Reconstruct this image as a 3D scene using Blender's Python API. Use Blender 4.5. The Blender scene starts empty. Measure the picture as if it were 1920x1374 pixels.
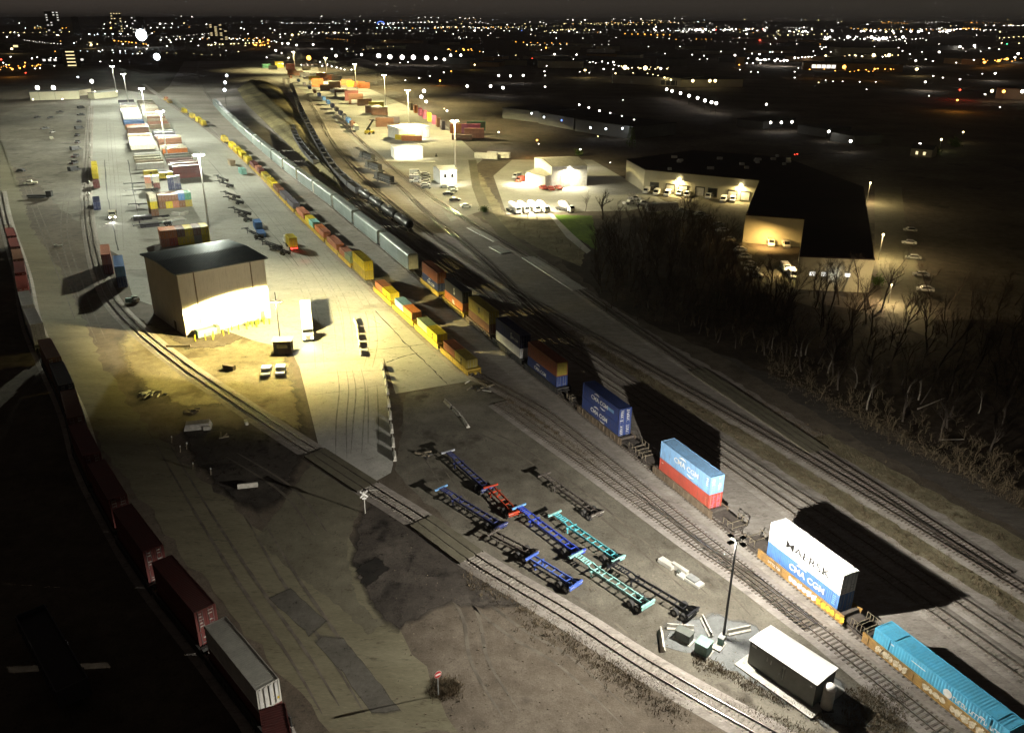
import bpy, math, random
from mathutils import Vector, Matrix
random.seed(7)
R = math.radians
sc = bpy.context.scene
col = sc.collection

# ------------------------------------------------------------------ survey of the place
F_, PITCH, ROLL, CAMH = 1512.2, R(23.10), R(0.42), 66.27
CP, SP, CR, SR = math.cos(PITCH), math.sin(PITCH), math.cos(ROLL), math.sin(ROLL)
def G(u, v, z=0.0):
    X, Y = u-960, v-687
    X, Y = CR*X+SR*Y, -SR*X+CR*Y
    dx, dy, dz = X/F_, CP-(Y/F_)*SP, -SP-(Y/F_)*CP
    t = (z-CAMH)/dz
    return Vector((dx*t, dy*t, z))
def RAY(u, v, dist):
    X, Y = u-960, v-687
    X, Y = CR*X+SR*Y, -SR*X+CR*Y
    dx, dy, dz = X/F_, CP-(Y/F_)*SP, -SP-(Y/F_)*CP
    t = dist/math.hypot(dx, dy)
    return Vector((dx*t, dy*t, CAMH+dz*t))
TD = Vector((0.457, -0.8895)).normalized()
TN = Vector((-TD.y, TD.x))
TO = Vector((26.98, 105.56))
TANG = math.atan2(TD.y, TD.x)
def SO(s, o, z=0.0):
    p = TO+TD*s+TN*o
    return Vector((p.x, p.y, z))
def toSO(p):
    q = Vector((p[0], p[1]))-TO
    return q.dot(TD), q.dot(TN)

# ------------------------------------------------------------------ mesh building
class MB:
    def __init__(s): s.v = []; s.f = []; s.m = []
    def add(s, vs, fs, mi=0):
        b = len(s.v); s.v += [tuple(p) for p in vs]
        for f in fs: s.f.append(tuple(b+i for i in f)); s.m.append(mi)
        return s
    def box(s, c, d, rz=0, mi=0, taper=1.0):
        x, y, z = d[0]/2, d[1]/2, d[2]/2
        ca, sa = math.cos(rz), math.sin(rz)
        vs = []
        for k in (-1, 1):
            t = taper if k > 0 else 1
            for a, b in ((-1,-1),(1,-1),(1,1),(-1,1)):
                px, py = a*x*t, b*y*t
                vs.append((c[0]+px*ca-py*sa, c[1]+px*sa+py*ca, c[2]+k*z))
        return s.add(vs, [(3,2,1,0),(4,5,6,7),(0,1,5,4),(1,2,6,5),(2,3,7,6),(3,0,4,7)], mi)
    def bar(s, p, q, w, h, mi=0):
        p, q = Vector(p), Vector(q); d = (q-p).normalized()
        up = Vector((0,0,1)) if abs(d.z) < .95 else Vector((0,1,0))
        r = d.cross(up).normalized(); u = r.cross(d)
        vs = []
        for o in (p, q):
            for a, b in ((-1,-1),(1,-1),(1,1),(-1,1)): vs.append(o+r*(a*w/2)+u*(b*h/2))
        return s.add(vs, [(3,2,1,0),(4,5,6,7),(0,1,5,4),(1,2,6,5),(2,3,7,6),(3,0,4,7)], mi)
    def cyl(s, p, q, r0, r1=None, n=10, mi=0, cap=True):
        r1 = r0 if r1 is None else r1
        p, q = Vector(p), Vector(q); d = (q-p).normalized()
        up = Vector((0,0,1)) if abs(d.z) < .9 else Vector((1,0,0))
        a = d.cross(up).normalized(); b = a.cross(d)
        vs = []
        for o, r in ((p, r0), (q, r1)):
            for i in range(n):
                t = 2*math.pi*i/n; vs.append(o+a*(r*math.cos(t))+b*(r*math.sin(t)))
        fs = [(i, n+i, n+(i+1)%n, (i+1)%n) for i in range(n)]
        if cap: fs += [tuple(range(n)), tuple(range(2*n-1, n-1, -1))]
        return s.add(vs, fs, mi)
    def lathe(s, c, prof, n=16, mi=0):      # prof: (r,z)
        vs = []
        for r, z in prof:
            for i in range(n):
                t = 2*math.pi*i/n; vs.append((c[0]+r*math.cos(t), c[1]+r*math.sin(t), c[2]+z))
        fs = []
        for k in range(len(prof)-1):
            for i in range(n): fs.append((k*n+i, k*n+(i+1)%n, (k+1)*n+(i+1)%n, (k+1)*n+i))
        fs += [tuple(range(n-1, -1, -1)), tuple(range((len(prof)-1)*n, len(prof)*n))]
        return s.add(vs, fs, mi)
    def prism(s, poly, z0, z1, mi=0, mtop=None):
        n = len(poly); a = sum(poly[i][0]*poly[(i+1)%n][1]-poly[(i+1)%n][0]*poly[i][1] for i in range(n))
        if a < 0: poly = poly[::-1]
        vs = [(p[0], p[1], z0) for p in poly]+[(p[0], p[1], z1) for p in poly]
        s.add(vs, [tuple(range(n-1, -1, -1))]+[(i, (i+1)%n, n+(i+1)%n, n+i) for i in range(n)], mi)
        return s.add(vs, [tuple(range(n, 2*n))], mi if mtop is None else mtop)
    def extr(s, prof, y0, y1, mi=0):        # prof (x,z) extruded along y
        n = len(prof)
        vs = [(p[0], y0, p[1]) for p in prof]+[(p[0], y1, p[1]) for p in prof]
        return s.add(vs, [tuple(range(n)), tuple(range(2*n-1, n-1, -1))]+[(i, n+i, n+(i+1)%n, (i+1)%n) for i in range(n)], mi)
    def sphere(s, c, r, n=8, m=5, mi=0, sz=1.0):
        prof = [(max(r*math.sin(math.pi*k/m), 1e-3), -r*sz*math.cos(math.pi*k/m)) for k in range(m+1)]
        return s.lathe(c, prof, n, mi)
    def mesh(s, name, mats):
        me = bpy.data.meshes.new(name); me.from_pydata(s.v, [], s.f)
        for m in (mats if isinstance(mats, (list, tuple)) else [mats]): me.materials.append(m)
        if any(s.m): me.polygons.foreach_set('material_index', s.m)
        me.update(); return me
    def build(s, name, mats, parent=None, smooth=False):
        me = s.mesh(name, mats)
        if smooth: me.polygons.foreach_set('use_smooth', [True]*len(me.polygons))
        return link(name, me, parent)
def link(name, data, parent=None):
    o = bpy.data.objects.new(name, data); col.objects.link(o)
    if parent: o.parent = parent
    return o
def tag(o, label=None, cat=None, group=None, kind=None):
    if label: o['label'] = label
    if cat: o['category'] = cat
    if group: o['group'] = group
    if kind: o['kind'] = kind
    return o
def thing(name, label, cat, loc=(0,0,0), rz=0, group=None):
    o = link(name, None); o.location = loc; o.rotation_euler = (0,0,rz)
    return tag(o, label, cat, group)
KIDS = {}
def dup(root, loc, rz, label=None, group=None, mats=None, scale=None):
    def cp(o, par):
        c = o.copy(); col.objects.link(c)
        if par: c.parent = par
        for ch in [x for x in o.children]: cp(ch, c)
        return c
    r = cp(root, None); r.location = loc; r.rotation_euler = (0,0,rz)
    if label: r['label'] = label
    if group: r['group'] = group
    elif 'group' in r: del r['group']
    if scale: r.scale = scale
    return r

# ------------------------------------------------------------------ materials
def nodes(name):
    m = bpy.data.materials.new(name); m.use_nodes = True
    nt = m.node_tree; b = nt.nodes['Principled BSDF']; return m, nt, b
def mat(name, c, rough=.6, metal=0, c2=None, scale=1.5, detail=6, bump=0, bscale=20, lo=.35, hi=.7, spec=.4):
    m, nt, b = nodes(name)
    b.inputs['Roughness'].default_value = rough; b.inputs['Metallic'].default_value = metal
    b.inputs['Specular IOR Level'].default_value = spec
    c = tuple(c)+(1,)
    c2 = tuple(c2)+(1,) if c2 else tuple(x*.68 for x in c[:3])+(1,)
    tc = nt.nodes.new('ShaderNodeTexCoord')
    n = nt.nodes.new('ShaderNodeTexNoise'); n.inputs['Scale'].default_value = scale; n.inputs['Detail'].default_value = detail
    n.inputs['Roughness'].default_value = .65
    r = nt.nodes.new('ShaderNodeValToRGB')
    r.color_ramp.elements[0].position = lo; r.color_ramp.elements[1].position = hi
    r.color_ramp.elements[0].color = c2; r.color_ramp.elements[1].color = c
    nt.links.new(tc.outputs['Object'], n.inputs['Vector']); nt.links.new(n.outputs['Fac'], r.inputs['Fac'])
    nt.links.new(r.outputs['Color'], b.inputs['Base Color'])
    if bump:
        n2 = nt.nodes.new('ShaderNodeTexNoise'); n2.inputs['Scale'].default_value = bscale; n2.inputs['Detail'].default_value = 4
        bp = nt.nodes.new('ShaderNodeBump'); bp.inputs['Strength'].default_value = bump
        nt.links.new(tc.outputs['Object'], n2.inputs['Vector']); nt.links.new(n2.outputs['Fac'], bp.inputs['Height']); nt.links.new(bp.outputs['Normal'], b.inputs['Normal'])
    return m
def groundmat(name, stops, big=.03, fine=1.2, grit=9, bump=.5, rough=.92, stain=None, stretch=None, speck=2.6):
    """stops: three colours from dark to light, mixed by patches, blotches and grit."""
    m, nt, b = nodes(name); b.inputs['Roughness'].default_value = rough; b.inputs['Specular IOR Level'].default_value = .2
    L = nt.links.new
    tc = nt.nodes.new('ShaderNodeTexCoord'); src = tc.outputs['Object']
    if stretch:
        mp = nt.nodes.new('ShaderNodeMapping'); mp.inputs['Rotation'].default_value = (0,0,-stretch[0]); mp.inputs['Scale'].default_value = (stretch[1],1,1)
        mp.vector_type = 'POINT'; L(src, mp.inputs['Vector']); src = mp.outputs['Vector']
    def noise(s, d=6, r=.6):
        n = nt.nodes.new('ShaderNodeTexNoise'); n.inputs['Scale'].default_value = s; n.inputs['Detail'].default_value = d; n.inputs['Roughness'].default_value = r
        L(src, n.inputs['Vector']); return n.outputs['Fac']
    def math_(op, a, bb):
        n = nt.nodes.new('ShaderNodeMath'); n.operation = op
        for i, x in enumerate((a, bb)):
            if isinstance(x, (int, float)): n.inputs[i].default_value = x
            else: L(x, n.inputs[i])
        return n.outputs[0]
    a = math_('MULTIPLY', noise(big, 5), .45); c = math_('MULTIPLY', noise(fine, 7, .7), .33); g = math_('MULTIPLY', noise(grit, 3, .7), .22)
    f = math_('ADD', math_('ADD', a, c), g)
    r = nt.nodes.new('ShaderNodeValToRGB'); e = r.color_ramp.elements
    e[0].position = .38; e[1].position = .62; e[0].color = tuple(stops[0])+(1,); e[1].color = tuple(stops[2])+(1,)
    x = e.new(.5); x.color = tuple(stops[1])+(1,)
    L(f, r.inputs['Fac']); out = r.outputs['Color']
    if stain:
        s = nt.nodes.new('ShaderNodeValToRGB'); se = s.color_ramp.elements
        se[0].position = stain[1]; se[1].position = stain[1]+.09; se[0].color = (0,0,0,1); se[1].color = (1,1,1,1)
        L(noise(stain[2], 8, .62), s.inputs['Fac'])
        mx = nt.nodes.new('ShaderNodeMixRGB'); mx.blend_type = 'MIX'; mx.inputs['Color2'].default_value = tuple(stain[0])+(1,)
        L(s.outputs['Color'], mx.inputs['Fac']); L(out, mx.inputs['Color1']); out = mx.outputs['Color']
    sp = nt.nodes.new('ShaderNodeValToRGB'); q = sp.color_ramp.elements
    q[0].position = .36; q[1].position = .64; q[0].color = (.5,.49,.48,1); q[1].color = (1.45,1.45,1.45,1); y = q.new(.45); y.color = (.97,.97,.97,1); y = q.new(.6); y.color = (1.03,1.03,1.03,1)
    L(math_('ADD', math_('MULTIPLY', noise(speck, 3, .75), .55), math_('MULTIPLY', noise(speck*.22, 5, .7), .45)), sp.inputs['Fac'])
    mz = nt.nodes.new('ShaderNodeMixRGB'); mz.blend_type = 'MULTIPLY'; mz.inputs['Fac'].default_value = 1; L(out, mz.inputs['Color1']); L(sp.outputs['Color'], mz.inputs['Color2']); out = mz.outputs['Color']
    L(out, b.inputs['Base Color'])
    if bump:
        bp = nt.nodes.new('ShaderNodeBump'); bp.inputs['Strength'].default_value = bump; bp.inputs['Distance'].default_value = .15
        L(f, bp.inputs['Height']); L(bp.outputs['Normal'], b.inputs['Normal'])
    return m
def glow(name, c, s, sample=False):
    m, nt, b = nodes(name)
    b.inputs['Base Color'].default_value = (.05,.05,.05,1)
    b.inputs['Emission Color'].default_value = tuple(c)+(1,); b.inputs['Emission Strength'].default_value = s
    m.cycles.emission_sampling = 'AUTO' if sample else 'NONE'
    return m
M = {}
def streak(m, a=.75):
    nt = m.node_tree; b = nt.nodes['Principled BSDF']; src = b.inputs['Base Color'].links[0].from_socket; L = nt.links.new
    tc = nt.nodes.new('ShaderNodeTexCoord'); mp = nt.nodes.new('ShaderNodeMapping'); mp.inputs['Scale'].default_value = (2.2,2.2,.22); L(tc.outputs['Object'], mp.inputs['Vector'])
    n = nt.nodes.new('ShaderNodeTexNoise'); n.inputs['Scale'].default_value = 1.6; n.inputs['Detail'].default_value = 8; n.inputs['Roughness'].default_value = .7; L(mp.outputs['Vector'], n.inputs['Vector'])
    r = nt.nodes.new('ShaderNodeValToRGB'); r.color_ramp.elements[0].position = .5; r.color_ramp.elements[1].position = .74; r.color_ramp.elements[0].color = (0,0,0,1); r.color_ramp.elements[1].color = (a,a,a,1); L(n.outputs['Fac'], r.inputs['Fac'])
    mx = nt.nodes.new('ShaderNodeMixRGB'); mx.inputs['Color2'].default_value = (.1,.07,.05,1); L(r.outputs['Color'], mx.inputs['Fac']); L(src, mx.inputs['Color1']); L(mx.outputs['Color'], b.inputs['Base Color'])
    return m
M['ground'] = groundmat('dirt', [(.05,.04,.029),(.11,.089,.066),(.185,.155,.12)], big=.025, fine=.35, grit=5, stain=((.05,.043,.036),.58,.06))
M['lot'] = groundmat('packed dirt lot', [(.078,.068,.052),(.138,.124,.097),(.225,.203,.162)], big=.05, fine=.3, grit=4, stain=((.065,.055,.042),.57,.11))
M['dirtroad'] = groundmat('gravel road', [(.105,.094,.058),(.158,.142,.092),(.225,.205,.14)], big=.03, fine=.25, grit=5, stretch=(R(-52),.25))
M['ballast'] = groundmat('ballast', [(.16,.14,.12),(.27,.24,.21),(.42,.385,.345)], big=.03, fine=1.0, grit=7, bump=.8, stretch=(TANG,.35))
M['ballast2'] = groundmat('pale gravel', [(.17,.15,.13),(.27,.24,.215),(.4,.365,.335)], big=.03, fine=.8, grit=7, bump=.8, stretch=(TANG,.35))
M['darkballast'] = groundmat('oily ballast', [(.05,.043,.036),(.085,.074,.062),(.15,.13,.11)], big=.03, fine=.8, grit=6, bump=.8, stretch=(TANG,.3))
M['concrete'] = groundmat('yard concrete', [(.25,.245,.215),(.33,.325,.285),(.4,.39,.35)], big=.02, fine=.12, grit=2.5, bump=.1, stain=((.16,.155,.135),.62,.05), stretch=(R(-60),.45))
M['slab'] = groundmat('pale slab', [(.36,.35,.31),(.45,.435,.39),(.53,.51,.46)], big=.1, fine=.6, grit=6, bump=.15)
M['asphalt'] = groundmat('worn asphalt', [(.1,.09,.062),(.142,.128,.09),(.19,.172,.124)], big=.06, fine=.5, grit=9, bump=.25)
M['patch'] = groundmat('asphalt patch', [(.07,.064,.052),(.1,.092,.076),(.135,.125,.105)], big=.2, fine=.9, grit=12, bump=.4)
M['greypad'] = groundmat('grey gravel pad', [(.12,.125,.12),(.165,.17,.165),(.22,.225,.22)], big=.2, fine=.7, grit=9, bump=.4)
M['drygrass'] = groundmat('dry grass', [(.1,.085,.05),(.2,.176,.11),(.32,.285,.19)], big=.15, fine=1.1, grit=5, bump=1)
M['grass'] = groundmat('green grass', [(.05,.1,.012),(.1,.17,.02),(.16,.24,.03)], big=.1, fine=.8, grit=6, bump=.8)
M['hill'] = groundmat('scrub hill', [(.05,.04,.018),(.15,.125,.06),(.3,.26,.13)], big=.02, fine=.09, grit=.8, bump=1, stain=((.05,.04,.02),.6,.03))
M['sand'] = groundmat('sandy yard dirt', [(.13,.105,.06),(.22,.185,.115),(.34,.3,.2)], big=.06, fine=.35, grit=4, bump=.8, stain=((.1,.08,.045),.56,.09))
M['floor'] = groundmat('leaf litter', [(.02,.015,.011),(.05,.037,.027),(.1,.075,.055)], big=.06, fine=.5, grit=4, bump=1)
M['crack'] = mat('tar', (.03,.028,.025), .8)
M['dark_patch'] = mat('dark patch', (.03,.026,.021), .6, c2=(.012,.011,.01), scale=.5)
M['rail'] = mat('rail steel', (.5,.46,.42), .3, .95, (.3,.25,.21), 1)
M['tie'] = mat('timber tie', (.2,.17,.135), .9, 0, (.07,.058,.045), 1.3, bump=.4)
M['tiepale'] = mat('bleached tie', (.42,.39,.33), .9, 0, (.14,.12,.1), 2.2, bump=.4)
M['tieconc'] = mat('concrete tie', (.4,.37,.32), .9, 0, (.2,.18,.15), 3)
M['black'] = mat('black steel', (.02,.019,.018), .5, .2)
M['darkgrey'] = mat('dark grey steel', (.06,.057,.052), .6)
M['grey'] = mat('galvanised', (.42,.43,.42), .45, .3)
M['tyre'] = mat('tyre', (.025,.024,.023), .85, c2=(.045,.043,.04), scale=6)
M['hub'] = mat('hub', (.35,.34,.32), .5, .4)
M['white'] = mat('white paint', (.8,.79,.76), .45, c2=(.6,.58,.54), scale=.9)
M['offwhite'] = mat('off white', (.62,.6,.54), .6, c2=(.42,.4,.35), scale=.7)
M['bconc'] = mat('barrier concrete', (.6,.57,.5), .8, c2=(.36,.34,.29), scale=2, bump=.2)
M['glass'] = mat('dark glass', (.01,.012,.014), .08, spec=.8)
M['yellow'] = mat('yellow paint', (.7,.5,.02), .45)
M['red'] = mat('red paint', (.5,.025,.025), .4)
M['wood'] = mat('weathered wood', (.28,.23,.16), .9, c2=(.1,.085,.06), scale=3)
CC = dict(maroon=(.17,.045,.04), red=(.42,.07,.045), orange=(.6,.2,.06), salmon=(.5,.2,.12), brown=(.2,.095,.055), yellow=(.72,.56,.03),
          ochre=(.42,.33,.06), blue=(.075,.19,.46), navy=(.018,.024,.085), darkblue=(.03,.055,.19), white=(.78,.77,.74), cream=(.62,.58,.45), grey=(.35,.35,.33),
          darkgrey=(.06,.06,.068), cyan=(.1,.46,.7), teal=(.3,.62,.56), sage=(.3,.38,.26), green=(.05,.2,.12), tan=(.42,.33,.22), pink=(.55,.12,.25), lightblue=(.2,.38,.62), rust=(.3,.1,.045), slate=(.13,.12,.15))
def cmat(n):
    k = 'paint_'+n
    if k not in M: M[k] = streak(mat(n+' container paint', CC[n], .5, c2=tuple(x*.7+.015 for x in CC[n]), scale=.55, detail=9, lo=.3, hi=.62), .3 if n in ('white','offw','cyan') else .7)
    return M[k]
M['wall'] = streak(mat('cream wall panel', (.6,.55,.46), .75, c2=(.5,.46,.38), scale=.12), .35)
M['roofsteel'] = mat('dark roof steel', (.34,.4,.42), .42, .95, (.26,.32,.34), .4)
M['roofdark'] = mat('dark flat roof', (.035,.02,.018), .95, c2=(.02,.015,.014), scale=.06)
M['block'] = mat('painted block wall', (.5,.47,.34), .85, c2=(.42,.39,.28), scale=.1)
M['bldgrey'] = mat('grey building', (.16,.155,.145), .85, c2=(.1,.1,.095), scale=.05)
M['blddark'] = mat('dark building', (.06,.055,.05), .9, c2=(.04,.037,.035), scale=.05)
M['shelter'] = mat('shelter paint', (.17,.17,.14), .6, c2=(.13,.13,.105), scale=.8)
M['cabinet'] = mat('cabinet green', (.24,.38,.32), .5, c2=(.16,.27,.23), scale=1.4)
M['cabdark'] = mat('cabinet dark', (.13,.14,.12), .6)
M['bark'] = mat('bark', (.13,.1,.075), .95, c2=(.05,.04,.032), scale=2.2)
M['birch'] = mat('pale bark', (.4,.35,.28), .85, c2=(.2,.17,.13), scale=2.5)
M['leaf'] = mat('leaf', (.1,.17,.02), .8, c2=(.05,.09,.012), scale=1)
M['brush'] = mat('dry brush', (.19,.14,.085), .95, c2=(.07,.055,.03), scale=1.2)
W_ = {'w':(1,.93,.82), 'c':(.85,.95,1), 'y':(1,.78,.35), 'o':(1,.42,.06), 'r':(1,.06,.03), 'g':(.1,1,.45), 'b':(.12,.25,1)}
for k, c in W_.items(): M['glow_'+k] = glow('lamp_'+k, c, {'w':14,'c':14,'y':10,'o':9,'r':8,'g':6,'b':4}[k])
M['glow_d'] = glow('lamp_dim', (1,.92,.8), 2.6)
M['lens'] = glow('lamp lens', (1,.97,.9), 60)
M['lensy'] = glow('lamp lens warm', (1,.86,.55), 60)
M['win'] = glow('lit window', (1,.82,.45), 1.4)
M['winw'] = glow('lit window white', (1,.95,.85), 1.6)
M['head'] = glow('headlight', (1,.95,.85), 45)
M['tail'] = glow('tail light', (1,.03,.02), 14)

# ------------------------------------------------------------------ camera and world
cam = bpy.data.cameras.new('camera'); co = bpy.data.objects.new('camera', cam); col.objects.link(co)
cam.sensor_fit = 'HORIZONTAL'; cam.sensor_width = 36; cam.lens = 36*F_/1920
cam.clip_start = .5; cam.clip_end = 90000
co.location = (0,0,CAMH)
co.rotation_euler = (Matrix.Rotation(R(90)-PITCH, 3, 'X') @ Matrix.Rotation(ROLL, 3, 'Z')).to_euler()
sc.camera = co
w = bpy.data.worlds.new('World'); sc.world = w; w.use_nodes = True
nt = w.node_tree; bg = nt.nodes['Background']
tc = nt.nodes.new('ShaderNodeTexCoord'); sx = nt.nodes.new('ShaderNodeSeparateXYZ'); nt.links.new(tc.outputs['Generated'], sx.inputs[0])
rx = nt.nodes.new('ShaderNodeValToRGB'); rx.color_ramp.elements[0].position = .2; rx.color_ramp.elements[1].position = .8
rx.color_ramp.elements[0].color = (.058,.046,.037,1); rx.color_ramp.elements[1].color = (.034,.0295,.0235,1)
ma = nt.nodes.new('ShaderNodeMath'); ma.operation = 'MULTIPLY_ADD'; ma.inputs[1].default_value = .5; ma.inputs[2].default_value = .5
nt.links.new(sx.outputs['X'], ma.inputs[0]); nt.links.new(ma.outputs[0], rx.inputs['Fac'])
rz_ = nt.nodes.new('ShaderNodeValToRGB'); e = rz_.color_ramp.elements
e[0].position = 0; e[1].position = .12; e[0].color = (.72,.75,.78,1); e[1].color = (.42,.42,.45,1)
x = e.new(.02); x.color = (1,1,1,1)
mm = nt.nodes.new('ShaderNodeMixRGB'); mm.blend_type = 'MULTIPLY'; mm.inputs['Fac'].default_value = 1
nt.links.new(sx.outputs['Z'], rz_.inputs['Fac']); nt.links.new(rx.outputs['Color'], mm.inputs['Color1']); nt.links.new(rz_.outputs['Color'], mm.inputs['Color2'])
nt.links.new(mm.outputs['Color'], bg.inputs['Color']); bg.inputs['Strength'].default_value = 1.0
sc.view_settings.view_transform = 'Standard'; sc.view_settings.look = 'None'; sc.view_settings.exposure = 0; sc.view_settings.gamma = 1
sc.cycles.use_denoising = True
try: sc.cycles.denoiser = 'OPENIMAGEDENOISE'
except Exception: pass
sc.cycles.max_bounces = 4; sc.cycles.diffuse_bounces = 2; sc.cycles.glossy_bounces = 2; sc.cycles.volume_bounces = 0
sc.cycles.sample_clamp_indirect = 4

# ------------------------------------------------------------------ lamps that really light things
def lamp(parent, p, power, color, r=.3, k=2.0, cmin=.22, cone=175, aim=None, fall=.16, fmin=.02, blend=.15):
    """A downlight whose intensity grows towards the rim like a wide street optic: I ~ cos^-k, cut off near the horizon."""
    l = bpy.data.lights.new('floodlight_beam', 'SPOT'); l.energy = power; l.color = color; l.shadow_soft_size = r
    l.spot_size = R(cone); l.spot_blend = blend
    o = bpy.data.objects.new('floodlight_beam', l); col.objects.link(o); o.location = p
    if aim is not None:
        o.rotation_euler = Vector(aim).to_track_quat('-Z', 'Y').to_euler()
    if parent: o.parent = parent
    if k:
        l.use_nodes = True; n = l.node_tree; em = n.nodes['Emission']
        g = n.nodes.new('ShaderNodeNewGeometry'); s = n.nodes.new('ShaderNodeSeparateXYZ'); n.links.new(g.outputs['Incoming'], s.inputs[0])
        ab = n.nodes.new('ShaderNodeMath'); ab.operation = 'ABSOLUTE'; n.links.new(s.outputs['Z'], ab.inputs[0])
        mx = n.nodes.new('ShaderNodeMath'); mx.operation = 'MAXIMUM'; mx.inputs[1].default_value = cmin; n.links.new(ab.outputs[0], mx.inputs[0])
        pw = n.nodes.new('ShaderNodeMath'); pw.operation = 'POWER'; pw.inputs[1].default_value = -k; n.links.new(mx.outputs[0], pw.inputs[0])
        mr = n.nodes.new('ShaderNodeMapRange'); mr.inputs['From Min'].default_value = fmin; mr.inputs['From Max'].default_value = fall; n.links.new(ab.outputs[0], mr.inputs['Value'])
        mu = n.nodes.new('ShaderNodeMath'); mu.operation = 'MULTIPLY'; n.links.new(pw.outputs[0], mu.inputs[0]); n.links.new(mr.outputs[0], mu.inputs[1])
        n.links.new(mu.outputs[0], em.inputs['Strength'])
    return o
COOL = (.98,1.01,.8); WARM = (1,.85,.4); AMBER = (1,.83,.24); PALE = (1,.955,.85)

# ------------------------------------------------------------------ ground
def lines(a):
    return sorted(set([-x for x in a]+list(a)))
gx = lines([0,30,70,120,200,320,500,800,1300,2100,3500,6000,10000,20000,45000])
vs, fs = [], []
for y in gx:
    for x in gx: vs.append((x, y+200, 0))
n = len(gx)
for j in range(n-1):
    for i in range(n-1): fs.append((j*n+i, j*n+i+1, (j+1)*n+i+1, (j+1)*n+i))
g = MB(); g.add(vs, fs); tag(g.build('ground', M['ground']), kind='structure')
def sheet(name, pts, m, z, jag=0, label=None):
    """a flat sheet from picture-survey points; jag roughens the edge in metres"""
    P = [G(u, v, 0) if not hasattr(u, 'x') else u for (u, v) in pts] if not isinstance(pts[0], Vector) else list(pts)
    if jag:
        Q = []
        for i, p in enumerate(P):
            q = P[(i+1)%len(P)]; L = (q-p).length; k = max(1, min(60, int(L/(jag*2.2)))); t = (q-p).normalized(); nn = Vector((-t.y, t.x, 0))
            for j in range(k): Q.append(p+(q-p)*(j/k)+nn*(random.uniform(-jag, jag)*.7 if j else 0))
        P = Q
    b = MB(); b.add([(p.x, p.y, z) for p in P], [tuple(range(len(P)))])
    me = b.mesh(name, m)
    if me.polygons[0].normal.z < 0: me.flip_normals()
    return tag(link(name, me), kind='structure')
def blend_sheet(name, pts, m, z, inset=.82, jag=.5):
    """a ground patch whose rim frays out into whatever lies under it"""
    P = [G(u, v, 0) for u, v in pts] if not isinstance(pts[0], Vector) else list(pts); Q = []
    for i, p in enumerate(P):
        q = P[(i+1)%len(P)]; k = max(1, int((q-p).length/1.2))
        for j in range(k): Q.append(p.lerp(q, j/k)+Vector((random.uniform(-jag,jag), random.uniform(-jag,jag), 0)))
    c = sum(Q, Vector())/len(Q); n = len(Q); I = [c+(p-c)*inset for p in Q]
    b = MB(); b.add([(p.x,p.y,z) for p in Q+I], [(i,(i+1)%n,n+(i+1)%n,n+i) for i in range(n)]+[tuple(range(n,2*n))])
    k = m.name+'_frayed'
    if k not in M:
        f = m.copy(); nt = f.node_tree; out = nt.nodes['Material Output']; bs = nt.nodes['Principled BSDF']
        at = nt.nodes.new('ShaderNodeAttribute'); at.attribute_name = 'cover'; no = nt.nodes.new('ShaderNodeTexNoise'); no.inputs['Scale'].default_value = .55; no.inputs['Detail'].default_value = 8; no.inputs['Roughness'].default_value = .75
        tc = nt.nodes.new('ShaderNodeTexCoord'); nt.links.new(tc.outputs['Object'], no.inputs['Vector'])
        ad = nt.nodes.new('ShaderNodeMath'); ad.operation = 'MULTIPLY_ADD'; ad.inputs[1].default_value = 1.5; nt.links.new(at.outputs['Fac'], ad.inputs[0])
        sb = nt.nodes.new('ShaderNodeMath'); sb.operation = 'MULTIPLY_ADD'; sb.inputs[1].default_value = 1.6; sb.inputs[2].default_value = -1.3; nt.links.new(no.outputs['Fac'], sb.inputs[0]); nt.links.new(sb.outputs[0], ad.inputs[2])
        cl_ = nt.nodes.new('ShaderNodeClamp'); nt.links.new(ad.outputs[0], cl_.inputs['Value'])
        tr = nt.nodes.new('ShaderNodeBsdfTransparent'); mx = nt.nodes.new('ShaderNodeMixShader'); nt.links.new(cl_.outputs[0], mx.inputs[0]); nt.links.new(tr.outputs[0], mx.inputs[1]); nt.links.new(bs.outputs[0], mx.inputs[2]); nt.links.new(mx.outputs[0], out.inputs['Surface']); M[k] = f
    me = b.mesh(name, M[k])
    if me.polygons[-1].normal.z < 0: me.flip_normals()
    a = me.attributes.new('cover', 'FLOAT', 'POINT'); a.data.foreach_set('value', [0.0]*n+[1.0]*n)
    return tag(link(name, me), kind='structure')
# rail corridor gravel
cor = [SO(70,-13), SO(70,33), SO(0,34), SO(-60,37), SO(-100,42), SO(-140,46), SO(-200,52), SO(-300,62), SO(-450,80), SO(-650,120), SO(-900,180), SO(-1500,330), SO(-1500,100), SO(-900,15), SO(-720,-22), SO(-490,-14), SO(-339,-16), SO(-226,-18), SO(-120,-15.5), SO(-50,-13)]
sheet('railway_ballast_ground', cor, M['ballast'], .008, .8)
sheet('gravel_road', [(860,1374),(760,1200),(735,1150),(655,1010),(600,860),(500,1000),(420,930),(330,850),(250,770),(190,680),(160,600),(120,520),(60,430),(30,330),(0,260),(0,330),(0,420),(70,600),(110,690),(190,830),(300,985),(400,1110),(500,1235),(620,1374)], M['dirtroad'], .012, 1.0)
sheet('dirt_lot', [(740,880),(760,740),(895,712),(985,760),(1080,830),(1250,960),(1420,1090),(1600,1240),(1780,1374),(1480,1374),(1300,1290),(1150,1195),(1000,1105),(900,1045)], M['lot'], .010, .7)
sheet('yard_pavement', [(560,686),(545,655),(480,640),(250,560),(225,480),(180,455),(172,380),(168,290),(170,172),(215,166),(330,186),(430,268),(500,330),(556,388),(640,468),(690,508),(755,575),(800,612),(850,655),(893,694),(895,712),(742,738),(720,672)], M['concrete'], .016)
sheet('gate_pavement', [(560,682),(719,672),(737,870),(733,886),(687,912),(600,846)], M['slab'], .02)
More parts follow.
